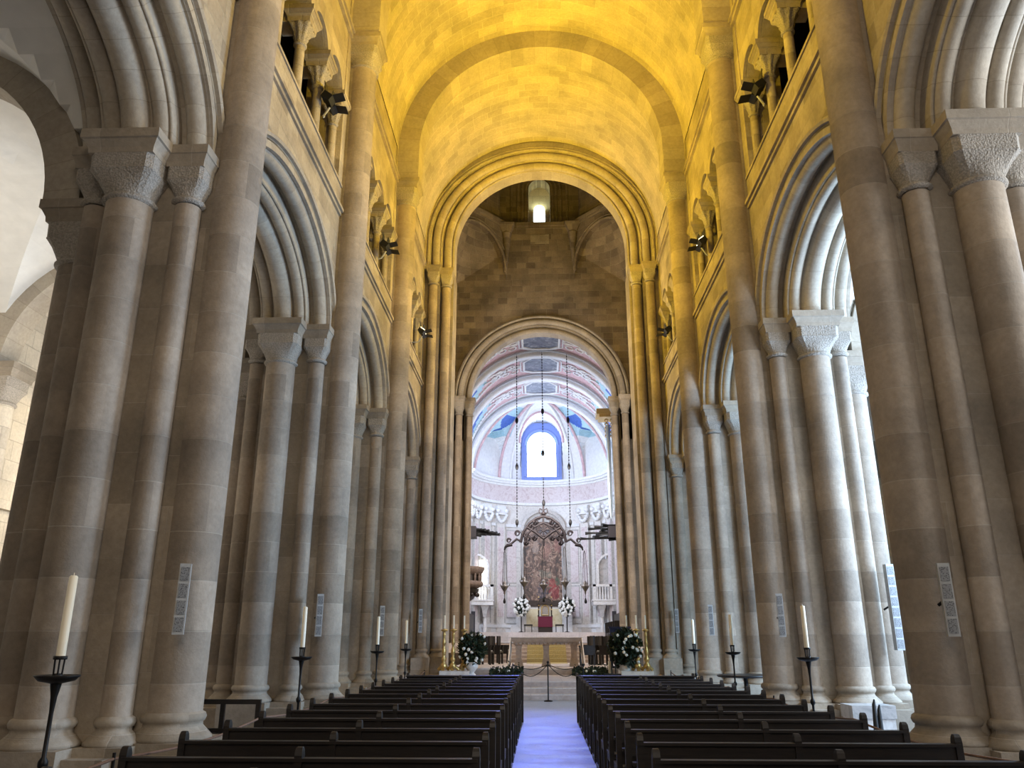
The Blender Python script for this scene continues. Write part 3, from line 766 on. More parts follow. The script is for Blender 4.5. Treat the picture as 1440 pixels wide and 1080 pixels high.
# pilasters, panels
for th,nm in((-45,'left of the painting'),(45,'right of the painting'),(-76,'at the far left'),(76,'at the far right')):
    t=thing('apse_pilaster','marble pilaster pair with carved garlands, '+nm,'pilaster',(0,0,0),'apse pilasters')
    for e in(-7.5,7.5):
        m=MB(); carc(m,th+e-4,th+e+4,AR-.22,AR,2.6,9.3); carc(m,th+e-4.6,th+e+4.6,AR-.3,AR,1.97,2.6); m.build('pilaster','marble',t)
        m=MB(); carc(m,th+e-2.7,th+e+2.7,AR-.26,AR-.2,3.0,9.0); m.build('sunk_panel','pinkmarble',t)
        for g_ in(-4.5,4.0): m=MB(); carc(m,th+e+g_,th+e+g_+.5,AR-.26,AR,2.6,9.3); m.build('edge_strip','greymarble',t)
        m=MB(); carc(m,th+e-4.5,th+e+4.5,AR-.32,AR,9.9,10.5)
        a=math.radians(th+e)
        for q in range(9):
            b_=a+math.radians(-5+10*q/8); zz=9.85-.45*math.sin(PI*q/8); m.ball(((AR-.33)*math.sin(b_),AY+(AR-.33)*math.cos(b_),zz),.13,7)
        for sg in(-1,1): m.ball(((AR-.38)*math.sin(a+sg*.075),AY+(AR-.38)*math.cos(a+sg*.075),10.15),.17,8)
        m.build('carved_capital','white',t)
# dado moulding & wall panels
t=thing('wall_panelling','grey and cream marble panelling flanking the altarpiece','panelling')
for th0,th1 in((19,33),(-33,-19)):
    m=MB(); carc(m,th0,th1,AR-.10,AR,2.6,9.0); m.build('panel','marble',t)
    m=MB(); carc(m,th0+2.5,th1-2.5,AR-.15,AR-.1,3.0,5.0); carc(m,th0+2.5,th1-2.5,AR-.15,AR-.1,5.3,8.8); m.build('sunk_panel','pinkmarble',t)
    m=MB(); carc(m,th0+2,th1-2,AR-.125,AR-.1,2.9,5.1); carc(m,th0+2,th1-2,AR-.125,AR-.1,5.2,8.9); m.build('panel_border','greymarble',t)
m=MB(); carc(m,-60,60,AR-.35,AR,2.3,2.5,0,40); carc(m,-60,60,AR-.25,AR,1.97,2.3,0,40); m.build('skirting','white',t)
# ------------------------------------------------------------------ altarpiece
PYY=AY+4.55
bl=at(737,845,PYY); tr=at(791,746,PYY); top=at(764,716,PYY)
pw=(tr.x-bl.x)/2; pcx=(tr.x+bl.x)/2
t=thing('altarpiece','tall altar painting of pale figures and a red robe in an arched grey frame','painting',(pcx,PYY,bl.z))
H=tr.z-bl.z; HT=top.z-bl.z
m=MB(); N=16; pts=[(-pw,0),(pw,0)]+[(pw*math.cos(PI*i/N),H-.15+(pw*.55)*math.sin(PI*i/N)) for i in range(N+1)]
vs=[(x,-.1,z) for x,z in pts]; m.add(vs,[tuple(range(len(vs)))],0,[[((x+pw)/2/pw,z/(H+pw*.4)) for x,z in pts]])
m.box(-pw,pw,-.095,.0,0,H)
m.build('canvas','painting',t)
m=MB()
for s in(-1,1): m.box(s*pw,s*(pw+.16),-.22,.2,-.1,H)
m.sweep('y',(0,-.02),pw,HT-H-.25,H,[(0,-.2),(0,.2),(.22,.2),(.22,-.2)],28)
m.box(-pw-.3,pw+.3,-.25,.2,-.25,0)
m.build('frame','greymarble',t)
m=MB(); m.sweep('y',(0,.1),.01,.01,H,[(0,-.05),(0,.05),(pw,.05),(pw,-.05)],24); m.build('arched_head','greymarble',t)
for s in(-1,1): m=MB(); m.box(s*(pw+.2),s*(pw+.52),-.12,.2,-.6,H+.2); m.build('side_pilaster','greymarble',t)
m=MB(); m.tube([(pw-.06,-.16,0.05),(pw-.06,-.16,H)],.03,6); m.build('white_fillet','white',t)
# altar mensa behind the throne
t=thing('high_altar','marble high altar with yellow side panels behind the throne','altar',(pcx,AY+3.9,1.97))
m=MB(); m.box(-1.9,1.9,0,.7,0,1.7); m.box(-2.3,2.3,.2,.9,0,.5); m.build('body','marble',t)
for s in(-1,1): m=MB(); m.box(s*.4,s*1.2,-.03,0,.4,1.55); m.build('yellow_panel','yellowmarble',t)
m=MB(); m.box(-1.5,1.5,-.1,.3,1.7,1.85); m.box(-1.35,1.35,0,.3,1.85,2.1); m.build('dark_ledge','bronze',t)
# ------------------------------------------------------------------ throne
b0=at(767,893,52.2); tp=at(767,838,52.2); th_=tp.z-1.97
t=thing('bishop_throne','tall carved throne with crimson cushion and curved canopy in front of the altarpiece','throne',(b0.x,52.2,1.97))
m=MB(); m.box(-.45,.45,-.35,.35,0,.35); m.build('base','bronze',t)
m=MB(); m.box(-.46,.46,-.40,.30,.32,.95); m.build('seat_cushion','velvet',t)
m=MB(); m.box(-.42,.42,.25,.33,.4,.98); m.build('back_cushion','velvet',t)
for s in(-1,1):
    m=MB(); m.box(s*.36,s*.45,.2,.34,.4,th_-.45); m.build('stile','bronze',t)
    m=MB(); m.box(s*.38,s*.47,-.38,.3,.9,1.0); m.ball((s*.42,-.38,1.0),.06); m.build('armrest','bronze',t)
m=MB(); m.box(-.30,.30,.22,.30,.98,th_-.5); m.build('back_panel','carved',t)
m=MB(); m.tube([(-.22,.2,1.05),(-.22,.2,th_-.75),(-.12,.2,th_-.6),(0,.2,th_-.55),(.12,.2,th_-.6),(.22,.2,th_-.75),(.22,.2,1.05),(-.22,.2,1.05)],.03,6); 
for s in(-1,1):
    for q in range(4): m.ball((s*.40,.17,1.4+q*.25),.05,6)
m.build('gilt_frame','gold',t)
m=MB(); m.box(-.52,.52,.05,.4,th_-.5,th_-.36); m.sweep('y',(0,.22),.38,.2,th_-.38,rect(-.05,.06,-.18,.18),16); m.ball((0,.2,th_-.08),.06); m.build('canopy','bronze',t)
for nm,px in(('left',743),('right',787)):
    p=at(px,893,52.0); t=thing('stool','low dark stool %s of the throne'%nm,'stool',(p.x,52.0,1.97),'altar stools')
    m=MB(); m.box(-.27,.27,-.2,.2,.38,.48); m.build('seat','wood',t)
    for a in(-.22,.22):
        for b in(-.16,.16):
            m=MB(); m.box(a-.025,a+.025,b-.025,b+.025,0,.4); m.build('leg','wood',t)
# ------------------------------------------------------------------ bouquets
blossom_me={}
def bouquet(name,label,loc,rad,n_leaf,n_bl,bl_r,vase=None,vh=.35,squash=1.,seed=1,vmat='vase'):
    rnd=random.Random(seed); t=thing(name,label,'flowers',loc)
    m=MB(); c=Vector((0,0,vh+rad*.8*squash))
    for i in range(n_leaf):
        d=Vector((rnd.gauss(0,1),rnd.gauss(0,1),rnd.gauss(0,1))).normalized(); r=rad*(.35+.65*rnd.random()**.5)
        p=c+Vector((d.x*r,d.y*r,d.z*r*squash)); w_=rad*.16*(.6+rnd.random()); l=rad*.34*(.6+rnd.random())
        u=(d+Vector((rnd.gauss(0,.5),rnd.gauss(0,.5),rnd.gauss(0,.5)))).normalized(); sd=u.cross(Vector((rnd.random()-.5,rnd.random()-.5,rnd.random()))).normalized()
        nn=u.cross(sd)*w_*.25
        m.add([p-u*l*.5,p+sd*w_*.5+nn,p+u*l*.5,p-sd*w_*.5+nn,p-nn],[(0,1,2,4),(0,4,2,3)])
    m.build('foliage','foliage',t,kind='stuff')
    for i in range(n_bl):
        d=Vector((rnd.gauss(0,1),-abs(rnd.gauss(0,1))-.2,rnd.gauss(0,1))).normalized(); r=rad*(.9+.18*rnd.random())
        key=round(bl_r,3)
        if key not in blossom_me:
            b=MB()
            for q in range(6):
                a=2*PI*q/6; b.ball((bl_r*.45*math.cos(a),bl_r*.45*math.sin(a),0),bl_r*.6,7,0,.8)
            b.ball((0,0,bl_r*.35),bl_r*.6,7); o=b.build('blossom','blossom',t); blossom_me[key]=o.data
        else:
            o=bpy.data.objects.new('blossom',blossom_me[key]); COL.objects.link(o); o.parent=t
        o.location=c+Vector((d.x*r,d.y*r,d.z*r*squash)); o.rotation_euler=(rnd.random()*3,rnd.random()*3,0)
    if vase=='pot':
        m=MB(); r=rad*.38; m.lathe([(r*.55,0),(r*.9,vh*.4),(r,vh*.8),(r*1.05,vh),(r*.8,vh)],(0,0),20); m.build('vase',vmat,t)
    elif vase=='urn':
        m=MB(); r=rad*.42; m.lathe([(r*.7,0),(r*.6,.04),(r*.3,.1),(r*.5,vh*.35),(r*.95,vh*.6),(r*1.0,vh*.75),(r*.8,vh*.9),(r*1.1,vh),(r*.8,vh)],(0,0),20); m.build('vase',vmat,t)
    elif vase=='stand':
        m=MB(); m.tube([(0,0,0),(0,0,vh+.2)],.04,8); m.lathe([(.22,0),(.2,.04),(.05,.08)],(0,0),16); m.build('vase',vmat,t)
    return t
p=at(664,940,27.2); bouquet('flower_arrangement','large bouquet of white roses in a white urn, left of the altar table',(p.x,27.2,.45),.48,700,16,.055,'urn',.42,1.1,3)
p=at(880,940,27.2); bouquet('flower_arrangement','large bouquet of white roses in a white pot, right of the altar before the lectern',(p.x,27.2,.45),.56,900,20,.055,'pot',.36,1.1,5)
for nm,px,sd in(('left',733,11),('right',797,12)):
    q=at(px,852,AY+2.6); bouquet('flower_arrangement','round white flower arrangement on a pedestal %s of the painting'%nm,(q.x,AY+2.6,1.97),.52,400,34,.11,'stand',q.z-1.97-.55,1.15,sd,'bronze')
def hedge(name,label,x0,x1,y,z,seed):
    rnd=random.Random(seed); m=MB()
    for i in range(900):
        p=Vector((x0+(x1-x0)*rnd.random(),y+rnd.gauss(0,.09),z+.02+abs(rnd.gauss(0,.11)))); l=.09*(.6+rnd.random()); u=Vector((rnd.gauss(0,1),rnd.gauss(0,1),rnd.gauss(0,1)+.5)).normalized(); s_=u.cross(Vector((.3,1,.2))).normalized()*l*.3; nn=u.cross(s_)*.3
        m.add([p-u*l*.5,p+s_+nn,p+u*l*.5,p-s_+nn,p-nn],[(0,1,2,4),(0,4,2,3)])
    t=thing(name,label,'garland'); m.build('foliage','foliage',t,kind='stuff')
    for i in range(3):
        b=MB(); b.ball((x0+(x1-x0)*rnd.random(),y-.15,z+.15),.04,7); b.build('blossom','blossom',t)
p0=at(688,944,26.9);p1=at(735,944,26.9); hedge('leaf_garland','dark green leafy garland on the step left of the aisle',p0.x,p1.x,27.3,.45,21)
p0=at(806,944,26.9);p1=at(856,944,26.9); hedge('leaf_garland','dark green leafy garland on the step right of the aisle',p0.x,p1.x,27.3,.45,22)
# ------------------------------------------------------------------ altar table
ty=30.3; a0=at(719,900,ty); a1=at(817,900,ty); axc=(a0.x+a1.x)/2; hw=(a1.x-a0.x)/2
t=thing('altar_table','long stone altar table on three flared legs with white cloth ends','table',(axc,ty,.65))
m=MB(); m.box(-hw,hw,-.42,.42,.84,.98); m.build('tabletop','altar',t)
m=MB(); m.box(-hw+.08,hw-.08,-.38,.38,.74,.84)
for i in range(16):
    x=-hw+.16+(2*hw-.32)*i/15; m.ball((x,-.39,.78),.035,6)
m.build('scalloped_frieze','altar',t)
for px in(729.5,768,807):
    x=at(px,920,ty).x-axc; m=MB(); m.square((x,-.1),[(.17,0),(.15,.1),(.105,.3),(.10,.55),(.12,.7),(.14,.76)],0,1,1.6); m.build('leg','altar',t)
for s in(-1,1):
    m=MB(); R=[]
    for i in range(9):
        yy=-.44+.88*i/8; R.append([(s*(hw+.01+.02*math.sin(i*2)),yy,.99),(s*(hw+.05+.04*math.sin(i*2.3)),yy,.5),(s*(hw+.09+.05*math.sin(i*1.7)),yy,.03),(s*(hw+.06+.05*math.sin(i*1.7)),yy,.03),(s*(hw+.02+.04*math.sin(i*2.3)),yy,.5),(s*(hw-.01),yy,.985)])
    m.rings(R,0,True,True); m.build('cloth_end','cloth',t)
m=MB(); m.box(-hw-.01,hw+.01,-.44,.44,.98,.99); m.build('altar_cloth','cloth',t)
# ------------------------------------------------------------------ lectern, easel
p=at(872,900,28.6)
t=thing('lectern','lectern draped in dark navy cloth, behind the right-hand roses','lectern',(p.x,28.6,.65))
m=MB(); m.box(-.34,.34,-.1,.1,.7,1.28); m.box(-.38,.38,-.14,.1,1.28,1.34); m.build('draped_desk','navy',t)
for s in(-1,1):
    m=MB(); m.box(s*.3-.03,s*.3+.03,-.05,.05,0,1.1); m.build('leg','iron',t)
m=MB(); m.box(-.45,.45,-.2,.25,0,.06); m.build('foot','iron',t)
p=at(863,940,27.0); t=thing('microphone_stand','slim double black stand beside the right-hand roses','stand',(p.x,27.0,.45))
m=MB(); m.box(-.32,.32,-.15,.15,0,.08); m.build('foot','black',t)
m=MB()
for x in(-.06,.06): m.tube([(x,0,.05),(x,0,.75),(x*3,-.05,.95)],.022,8)
m.build('pole','black',t)
p=at(857,925,27.4); m=MB(); m.lathe([(.05,0),(.05,.45)],(0,0),14); m.lathe([(.004,.45),(.004,.48)],(0,0),6); o=m.build('pillar_candle','wax',label='thick white candle on the step beside the microphone stand',cat='candle'); o.location=(p.x,27.4,.45)
# ------------------------------------------------------------------ sanctuary chairs
def make_chair():
    t=thing('choir_chair','','chair')
    m=MB(); m.box(-.24,.24,-.24,.24,.42,.48); m.build('seat','wood',t)
    for a in(-.21,.21):
        for b in(-.21,.21):
            m=MB(); m.box(a-.035,a+.035,b-.035,b+.035,0,.43 if b<0 else 1.05); m.build('leg','wood',t)
    m=MB(); m.box(-.21,.21,.19,.23,.52,1.04); m.build('backrest','wood',t)
    m=MB(); m.box(-.21,.21,-.19,.19,.48,.52); m.build('cushion','greymarble',t)
    for e in(-1,1):
        m=MB(); m.box(e*.2,e*.26,-.26,.22,.64,.70); m.box(e*.2,e*.25,-.24,.2,.36,.64); m.build('armrest','wood',t)
    return t
chs=[(684,32.0,1.35,'left of the altar, nearest it'),(697,33.0,1.35,'left of the altar, one behind the nearest'),(708,34.2,1.4,'left of the altar, beside the steps'),(676,35.2,1.2,'left of the altar, farthest back by the flowers'),(690,36.0,.3,'left of the altar, against the chancel steps'),
     (826,31.5,-1.35,'right of the altar, nearest it'),(838,32.4,-1.35,'right of the altar, one behind the nearest'),(849,31.8,-1.3,'right of the altar, beside the lectern'),(832,35.6,-.4,'right of the altar, against the chancel steps'),(846,35.6,-.2,'right of the altar, farthest back by the lectern')]
ch=make_chair()
for i,(px,y,rz,lb) in enumerate(chs):
    q=ch if i==0 else copy_tree(ch); x=at(px,925,y).x; q.location=(x,y,(.65 if abs(x)<3.2 else .45)); q.rotation_euler=(0,0,rz); q['label']='dark wooden choir chair with grey cushion, '+lb; q['group']='choir chairs'
# choir stalls at the chancel sides
for s in(-1,1):
    t=thing('choir_stall','dark carved choir stall against the chancel wall, %s side'%sidew[s],'bench',(s*3.75,44.0,1.4))
    m=MB(); m.box(-.25,.25,-3,3,0,.5); m.build('seat','wood',t)
    m=MB(); m.box(s*.25,s*.32,-3,3,0,1.5); 
    for i in range(7): m.box(-.28,s*.3+.02,-3+i-.03,-3+i+.03,0,1.05)
    m.build('backrest','wood',t)
# ------------------------------------------------------------------ big gilt candlesticks
def make_gilt():
    t=thing('altar_candlestick','','candlestick')
    m=MB()
    for a in range(3):
        an=a*2*PI/3+.5; m.tube([(0,0,.18),(.12*math.cos(an),.12*math.sin(an),.10),(.2*math.cos(an),.2*math.sin(an),.03)],[.05,.05,.06],8)
    m.lathe([(.1,.08),(.12,.15),(.09,.22)],(0,0),16); m.build('foot','gold',t)
    m=MB(); m.lathe([(.09,.2),(.05,.26),(.08,.32),(.09,.38),(.04,.44),(.06,.5),(.075,.6),(.05,.7),(.035,.78),(.06,.82),(.05,.9),(.035,1.05),(.055,1.1),(.04,1.16),(.035,1.2),(.11,1.24),(.12,1.27),(.03,1.28),(.045,1.3)],(0,0),18); m.build('stem','gold',t)
    m=MB(); m.lathe([(.03,1.26),(.028,1.72)],(0,0),12); m.build('candle','wax',t)
    return t
gt=make_gilt()
for i,(px,lb) in enumerate(((624,'outer one of three left of the altar'),(637,'middle one of three left of the altar'),(652,'inner one of three left of the altar'),(883,'inner one of three right of the altar'),(897,'middle one of three right of the altar'),(910,'outer one of three right of the altar'))):
    q=gt if i==0 else copy_tree(gt); yy=27.75-(.0 if px in(652,883) else .35); q.location=(at(px,940,yy-.3).x,yy-.35,.45+.16); q['label']='ornate gilt candlestick with white candle, '+lb; q['group']='gilt candlesticks'
for s,x0,x1 in(('left',624,657),('right',878,915)):
    a=at(x0-5,945,27.0).x;b=at(x1+3,945,27.0).x; m=MB(); m.box(a,b,26.75,27.85,.45,.61); m.build('low_plinth','marble',label='low white marble plinth under the %s gilt candlesticks'%s,cat='plinth')
# ------------------------------------------------------------------ hanging crown of lamps
HY=42.0
def hp(px,py): q=at(px,py,HY); return (q.x,HY,q.z)
cz=hp(764,745)
t=thing('hanging_lamp_crown','large hanging bronze tracery crown with scrolled arms on three chains','chandelier',(cz[0],HY,cz[2]))
L=lambda px,py,dy=0:(hp(px,py)[0]-cz[0],dy,hp(px,py)[2]-cz[2])
m=MB()
cc=Vector(L(764.5,745)); rr=.33
for R_ in(rr,rr*.25): m.tube([(cc.x+R_*math.cos(2*PI*i/24),0,cc.z+R_*math.sin(2*PI*i/24)) for i in range(25)],.045,6)
for i in range(8):
    a=2*PI*i/8; m.tube([(cc.x,0,cc.z),(cc.x+rr*math.cos(a),0,cc.z+rr*math.sin(a))],.04,6)
m.build('rose_tracery','tracery',t)
m=MB()
m.tube([L(732,763),L(736,748),L(744,736),L(754,729),L(764,726),L(775,729),L(785,736),L(793,748),L(796,763)],.075,8)
m.tube([L(738,763),L(742,751),L(750,742),L(764,735),L(779,742),L(787,751),L(791,763)],.06,8)
m.tube([L(740,741),L(752,748),L(764.5,758),L(777,748),L(789,741)],.065,8)
for s in(-1,1):
    for (px,py,r) in((748,741,4),(742,757,5),(737,752,4),(753,735,3.5),(752,757,4),(740,764,3.5)):
        X=764.5+s*(764.5-px); c=Vector(L(X,py)); r_=r*.038
        m.tube([(c.x+r_*(1-.04*i)*math.cos(i*.6),.05*math.sin(i),c.z+r_*(1-.04*i)*math.sin(i*.6)) for i in range(18)],.045,6)
m.tube([L(764.5,758),L(764.5,768)],.05,8)
m.build('tracery_arch','tracery',t)
m=MB()
m.tube([L(764,712),L(764,735)],.05,8)
for s in(-1,1):
    m.tube([L(764,718),L(764+s*5,715),L(764+s*6,720),L(764+s*2,725),L(764+s*5,730),L(764+s*9,731)],.035,6)
m.ball(L(764.3,722),.12); m.build('finial','tracery',t)
for s in(-1,1):
    m=MB(); X=lambda d:764.5+s*d
    m.tube([L(X(30),762),L(X(38),758),L(X(46),765),L(X(52),767)],[.06,.07,.06,.08],8); m.tube([L(X(44),766),L(X(51),767),L(X(54),770),L(X(55),774)],[.08,.09,.06,.04],8)
    c=Vector(L(X(37),750)); m.tube([(c.x+.16*(1-.03*i)*math.cos(i*.5),0,c.z+.16*(1-.03*i)*math.sin(i*.5)) for i in range(22)],.035,6)
    c=Vector(L(X(49),760)); m.tube([(c.x+.13*(1-.03*i)*math.cos(i*.5),0,c.z+.13*(1-.03*i)*math.sin(i*.5)) for i in range(22)],.03,6)
    m.build('scroll_arm','tracery',t)
for px,py in((764.5,712),(727,740),(802,740)):
    m=MB(); a=L(px,py); topz=ZCOR+AR-.3-cz[2] if px==764.5 else ZCOR+AR-.45-cz[2]; n_=int((topz-a[2])/.16)
    m.tube([a,(a[0],0,topz)],.012,6)
    for i in range(n_): m.ball((a[0],0,a[2]+i*(topz-a[2])/n_),.035,5,0,1.5)
    for f_ in(.02,.33,.6): m.ball((a[0],0,a[2]+f_*(topz-a[2])),.09,7,0,2)
    m.build('chain','iron',t)
def lamp(px,ptop,pbody,label):
    a=hp(px,ptop); b=hp(px,pbody); t=thing('sanctuary_lamp',label,'lamp',(b[0],HY,b[2]),'hanging sanctuary lamps'); h=a[2]-b[2]
    m=MB()
    for i in range(3):
        an=2*PI*i/3+.4; m.tube([(0,0,h),(.06*math.cos(an),.06*math.sin(an),h-.15),(.15*math.cos(an),.15*math.sin(an),.05)],.014,5)
    m.build('chain','bronze',t)
    m=MB(); m.lathe([(.02,-.42),(.05,-.36),(.04,-.3),(.1,-.2),(.2,-.06),(.22,0),(.17,.03),(.1,.06),(.12,.14),(.08,.2),(.03,.26)],(0,0),16)
    for i in range(3):
        an=2*PI*i/3+.4; m.tube([(.15*math.cos(an),.15*math.sin(an),0),(.28*math.cos(an),.28*math.sin(an),.03),(.27*math.cos(an),.27*math.sin(an),.1)],.025,6)
    m.build('bowl','silver',t)
    m=MB(); m.tube([(0,0,-.4),(0,0,-.62)],.015,6); m.lathe([(.02,-.6),(.07,-.75),(.06,-.86),(.01,-.88)],(0,0),10); m.build('tassel','black',t)
lamp(709.5,774,824,'silver lamp hanging left of the painting, outermost left of five'); lamp(737,768,818,'silver lamp hanging over the left edge of the painting')
lamp(764.5,768,822,'silver lamp hanging in the middle, above the throne'); lamp(794.5,768,818,'silver lamp hanging over the right edge of the painting'); lamp(823,774,824,'silver lamp hanging right of the painting, outermost right of five')
# ------------------------------------------------------------------ organ trumpets, organ case, pulpit, balconies
def trumpets(s,label,y0):
    t=thing('organ_trumpets',label,'organ pipes',(0,y0,0))
    rnd=random.Random(3 if s>0 else 4)
    ends=[(703,752),(699,750),(694,749),(688,747),(683,746),(678,745),(673,744),(668,743),(690,751),(684,752),(677,753),(671,752)] if s<0 else [(816,758),(823,750),(827,744),(836,741),(843,748),(834,756),(846,739),(850,755),(845,745),(855,742),(839,752),(856,759)]
    for px,py in ends:
        a=at(px,py,y0); m=MB(); x1=s*4.9; m.tube([(a.x,rnd.uniform(-.3,.3),a.z),(a.x+s*.35,0,a.z+.01),(x1,0,a.z+.05)],[.085,.05,.03],8); m.build('trumpet_pipe','black',t)
    a=at(670 if s<0 else 855,749,y0)
    m=MB(); m.box(s*abs(a.x)-.0,s*4.98,-.5,.5,a.z-.3,a.z+.3); m.build('wind_chest','doorwood',t)
trumpets(-1,'dark horizontal organ trumpets jutting in from the left of the chancel',43.5)
trumpets(1,'dark horizontal organ trumpets jutting in from the right below the gilded organ case',43.5)
yo=42.5; a=at(846,585,yo); b=at(850,728,yo)
t=thing('organ_case','gilded organ case with tall grey pipes on the right of the chancel','organ',(0,yo,0))
m=MB(); z0=at(850,585,yo).z; m.box(at(838,578,yo).x,4.98,-.5,.8,z0,z0+.3); m.box(at(842,585,yo).x,4.98,-.4,.8,z0-.15,z0); m.build('cornice','gold',t)
m=MB(); 
for i in range(5):
    x=at(851,600,yo).x+.05+i*.3
    for q in range(5): c=Vector((x,-.3,z0-.35-q*.22)); m.tube([(c.x+.12*(1-.04*j)*math.cos(j*.6),c.y,c.z+.12*(1-.04*j)*math.sin(j*.6)) for j in range(16)],.025,5)
m.build('openwork','gold',t)
m=MB(); m.box(at(866,700,yo).x,4.98,.0,.8,b.z-1.3,z0); m.build('case_body','doorwood',t)
for i,px in enumerate((856,863.5,871,878)):
    m=MB(); x=at(px,650,yo).x; m.lathe([(.03,b.z-.1),(.12,b.z+.5),(.12,z0-.6)],(x,-.25),16); m.build('organ_pipe','pipe',t)
# left pulpit
yp=43.2; a=at(678,800,yp)
t=thing('pulpit','carved dark wooden pulpit balcony on the left of the chancel','pulpit',(at(662,800,yp).x-.35,yp,0))
zt=at(670,798,yp).z; zb=at(670,845,yp).z
rx=abs(at(680,800,yp).x-(at(662,800,yp).x-.35))
m=MB(); m.lathe([(rx*.8,zb+1.0),(rx*.8,zt-.4)],(0,0),20); m.build('balustrade_drum','bronze',t)
m=MB(); m.lathe([(rx*.8,zt-.4),(rx*.95,zt-.3),(rx*1.05,zt-.12),(rx*1.05,zt)],(0,0),20); m.lathe([(rx*.6,zb+.6),(rx*.95,zb+.75),(rx*1.0,zb+.85),(rx*.95,zb+1.0)],(0,0),20); m.build('moulded_rim','brown',t)
m=MB(); m.lathe([(.1,zb-.2),(rx*.5,zb+.1),(rx*.7,zb+.4),(rx*.8,zb+.6)],(0,0),20)
for i in range(14):
    an=2*PI*i/14; m.ball((rx*.72*math.cos(an),rx*.72*math.sin(an),zb+.3),.1,6)
m.build('corbelled_base','bronze',t)
m=MB()
for i in range(16):
    an=2*PI*i/16; m.lathe([(.05,zb+1.0),(.08,zb+1.25),(.04,zb+1.5),(.07,zt-.4)],(rx*.85*math.cos(an),rx*.85*math.sin(an)),8)
m.build('balusters','brown',t)
m=MB(); m.box(-1.2,.1,-.3,.3,zb-.1,zb+.6); m.build('bracket','bronze',t)
# balconies in the apse sides
for s in(-1,1):
    t=thing('apse_balcony','white marble balcony with balusters over a dark door, %s side of the apse'%sidew[s],'balcony',(0,0,0))
    pA=at(834 if s>0 else 694,848,53.6); zt=at(850,822,53.6).z; zf=at(850,843,53.6).z
    x0=abs(pA.x); x1=4.95; y=53.6
    m=MB(); m.box(s*x0,s*x1,y-.45,y+1.2,zf-.35,zf-.1); m.box(s*(x0-.05),s*x1,y-.5,y+1.2,zf-.1,zf); m.build('slab','marble',t)
    m=MB(); m.box(s*x0,s*x1,y-.42,y-.25,zt-.15,zt); m.box(s*x0,s*(x0+.17),y-.42,y+.9,zt-.15,zt); m.build('handrail','marble',t)
    for i in range(9):
        x=x0+.1+i*(x1-x0-.1)/9; m=MB()
        if i in(0,6): m.box(s*x-.09,s*x+.09,y-.42,y-.25,zf,zt)
        else: m.lathe([(.05,zf),(.075,zf+.12),(.07,zf+.25),(.035,zf+.5),(.05,zt-.14)],(s*x,y-.33),10)
        m.build('baluster','marble',t)
    m=MB(); m.square((s*(x0+.55),y-.1),[(.1,zf-1.1),(.16,zf-.7),(.28,zf-.35)]); m.build('bracket','greymarble',t)
    m=MB(); m.lathe([(.12,2.0),(.13,2.1),(.11,zf-1.1)],(s*(x0+.55),y+.0),14); m.build('column','marble',t)
    d=MB(); xd=at(862,880,54.2).x if s>0 else -at(862,880,54.2).x; d.box(s*(abs(xd)-.12),s*4.9,y-.6,y-.45,1.97,zf-.75); d.build('dark_door','doorwood',t)
    m=MB(); m.box(s*(x0+.45),s*4.95,y+.3,y+.4,zf,zf+2.6); m.build('niche','greymarble' if s>0 else 'niche_glow',t)
    m=MB(); m.sweep('y',(s*(x0+1.2),y+.1),.75,.75,zf+2.1,[(0,-.05),(0,.2),(.13,.2),(.13,-.05)],20)
    for e in(-1,1): m.box(s*(x0+1.2)+e*.75,s*(x0+1.2)+e*.88,y+.05,y+.3,zf,zf+2.1)
    m.build('arched_opening','marble',t)
# ------------------------------------------------------------------ pews
H0=.93
def post(mb,x,y,w=.05,d=.075,h=H0):
    R=[]
    for z,f in((0,1),(h-.05,1),(h-.02,.82),(h-.003,.5),(h,.2)): R.append([(x-w/2*(.6+.4*f),y-d/2*f,z),(x+w/2*(.6+.4*f),y-d/2*f,z),(x+w/2*(.6+.4*f),y+d/2*f,z),(x-w/2*(.6+.4*f),y+d/2*f,z)])
    mb.rings(R,0,True,False)
def make_pew(Lw):
    t=thing('pew','','pew')
    for x in(-Lw/2+.03,0,Lw/2-.03):
        m=MB(); post(m,x,0); m.box(x-.025,x+.025,-.05,.50,0,.06); m.box(x-.02,x+.02,.36,.43,.05,.42); m.box(x-.02,x+.02,0,.42,.36,.41); m.build('post_frame','wood',t)
    m=MB(); m.box(-Lw/2+.02,Lw/2-.02,-.02,.015,.66,.845); m.box(-Lw/2+.02,Lw/2-.02,-.045,.03,.845,.865); m.build('backrest','wood',t)
    m=MB(); m.box(-Lw/2+.02,Lw/2-.02,-.01,.02,.47,.585); m.build('lower_rail','wood',t)
    m=MB(); m.box(-Lw/2+.01,Lw/2-.01,-.0,.44,.41,.445); m.build('seat','wood',t)
    m=MB(); m.box(-Lw/2+.05,Lw/2-.05,-.2,-.04,.16,.20); m.box(-Lw/2+.05,Lw/2-.05,-.14,-.03,.60,.62); m.build('kneeler','wood',t)
    return t
rows=[4.68+.885*i for i in range(14)]
rown=['nearest the camera','second from the camera','third from the camera','fourth from the camera','fifth from the camera','sixth from the camera','seventh from the camera','seventh from the front','sixth from the front','fifth from the front','fourth from the front','third from the front','second from the front','at the very front']
pl=make_pew(2.36); pr=make_pew(2.38)
for i,y in enumerate(rows):
    for s,pw_,xc_ in((-1,pl,-1.70),(1,pr,1.76)):
        q=pw_ if i==0 else copy_tree(pw_)
        q.location=(xc_,y,0); q['label']='dark wooden pew in the %s block, row %s'%(sidew[s],rown[i]); q['group']='nave pews'
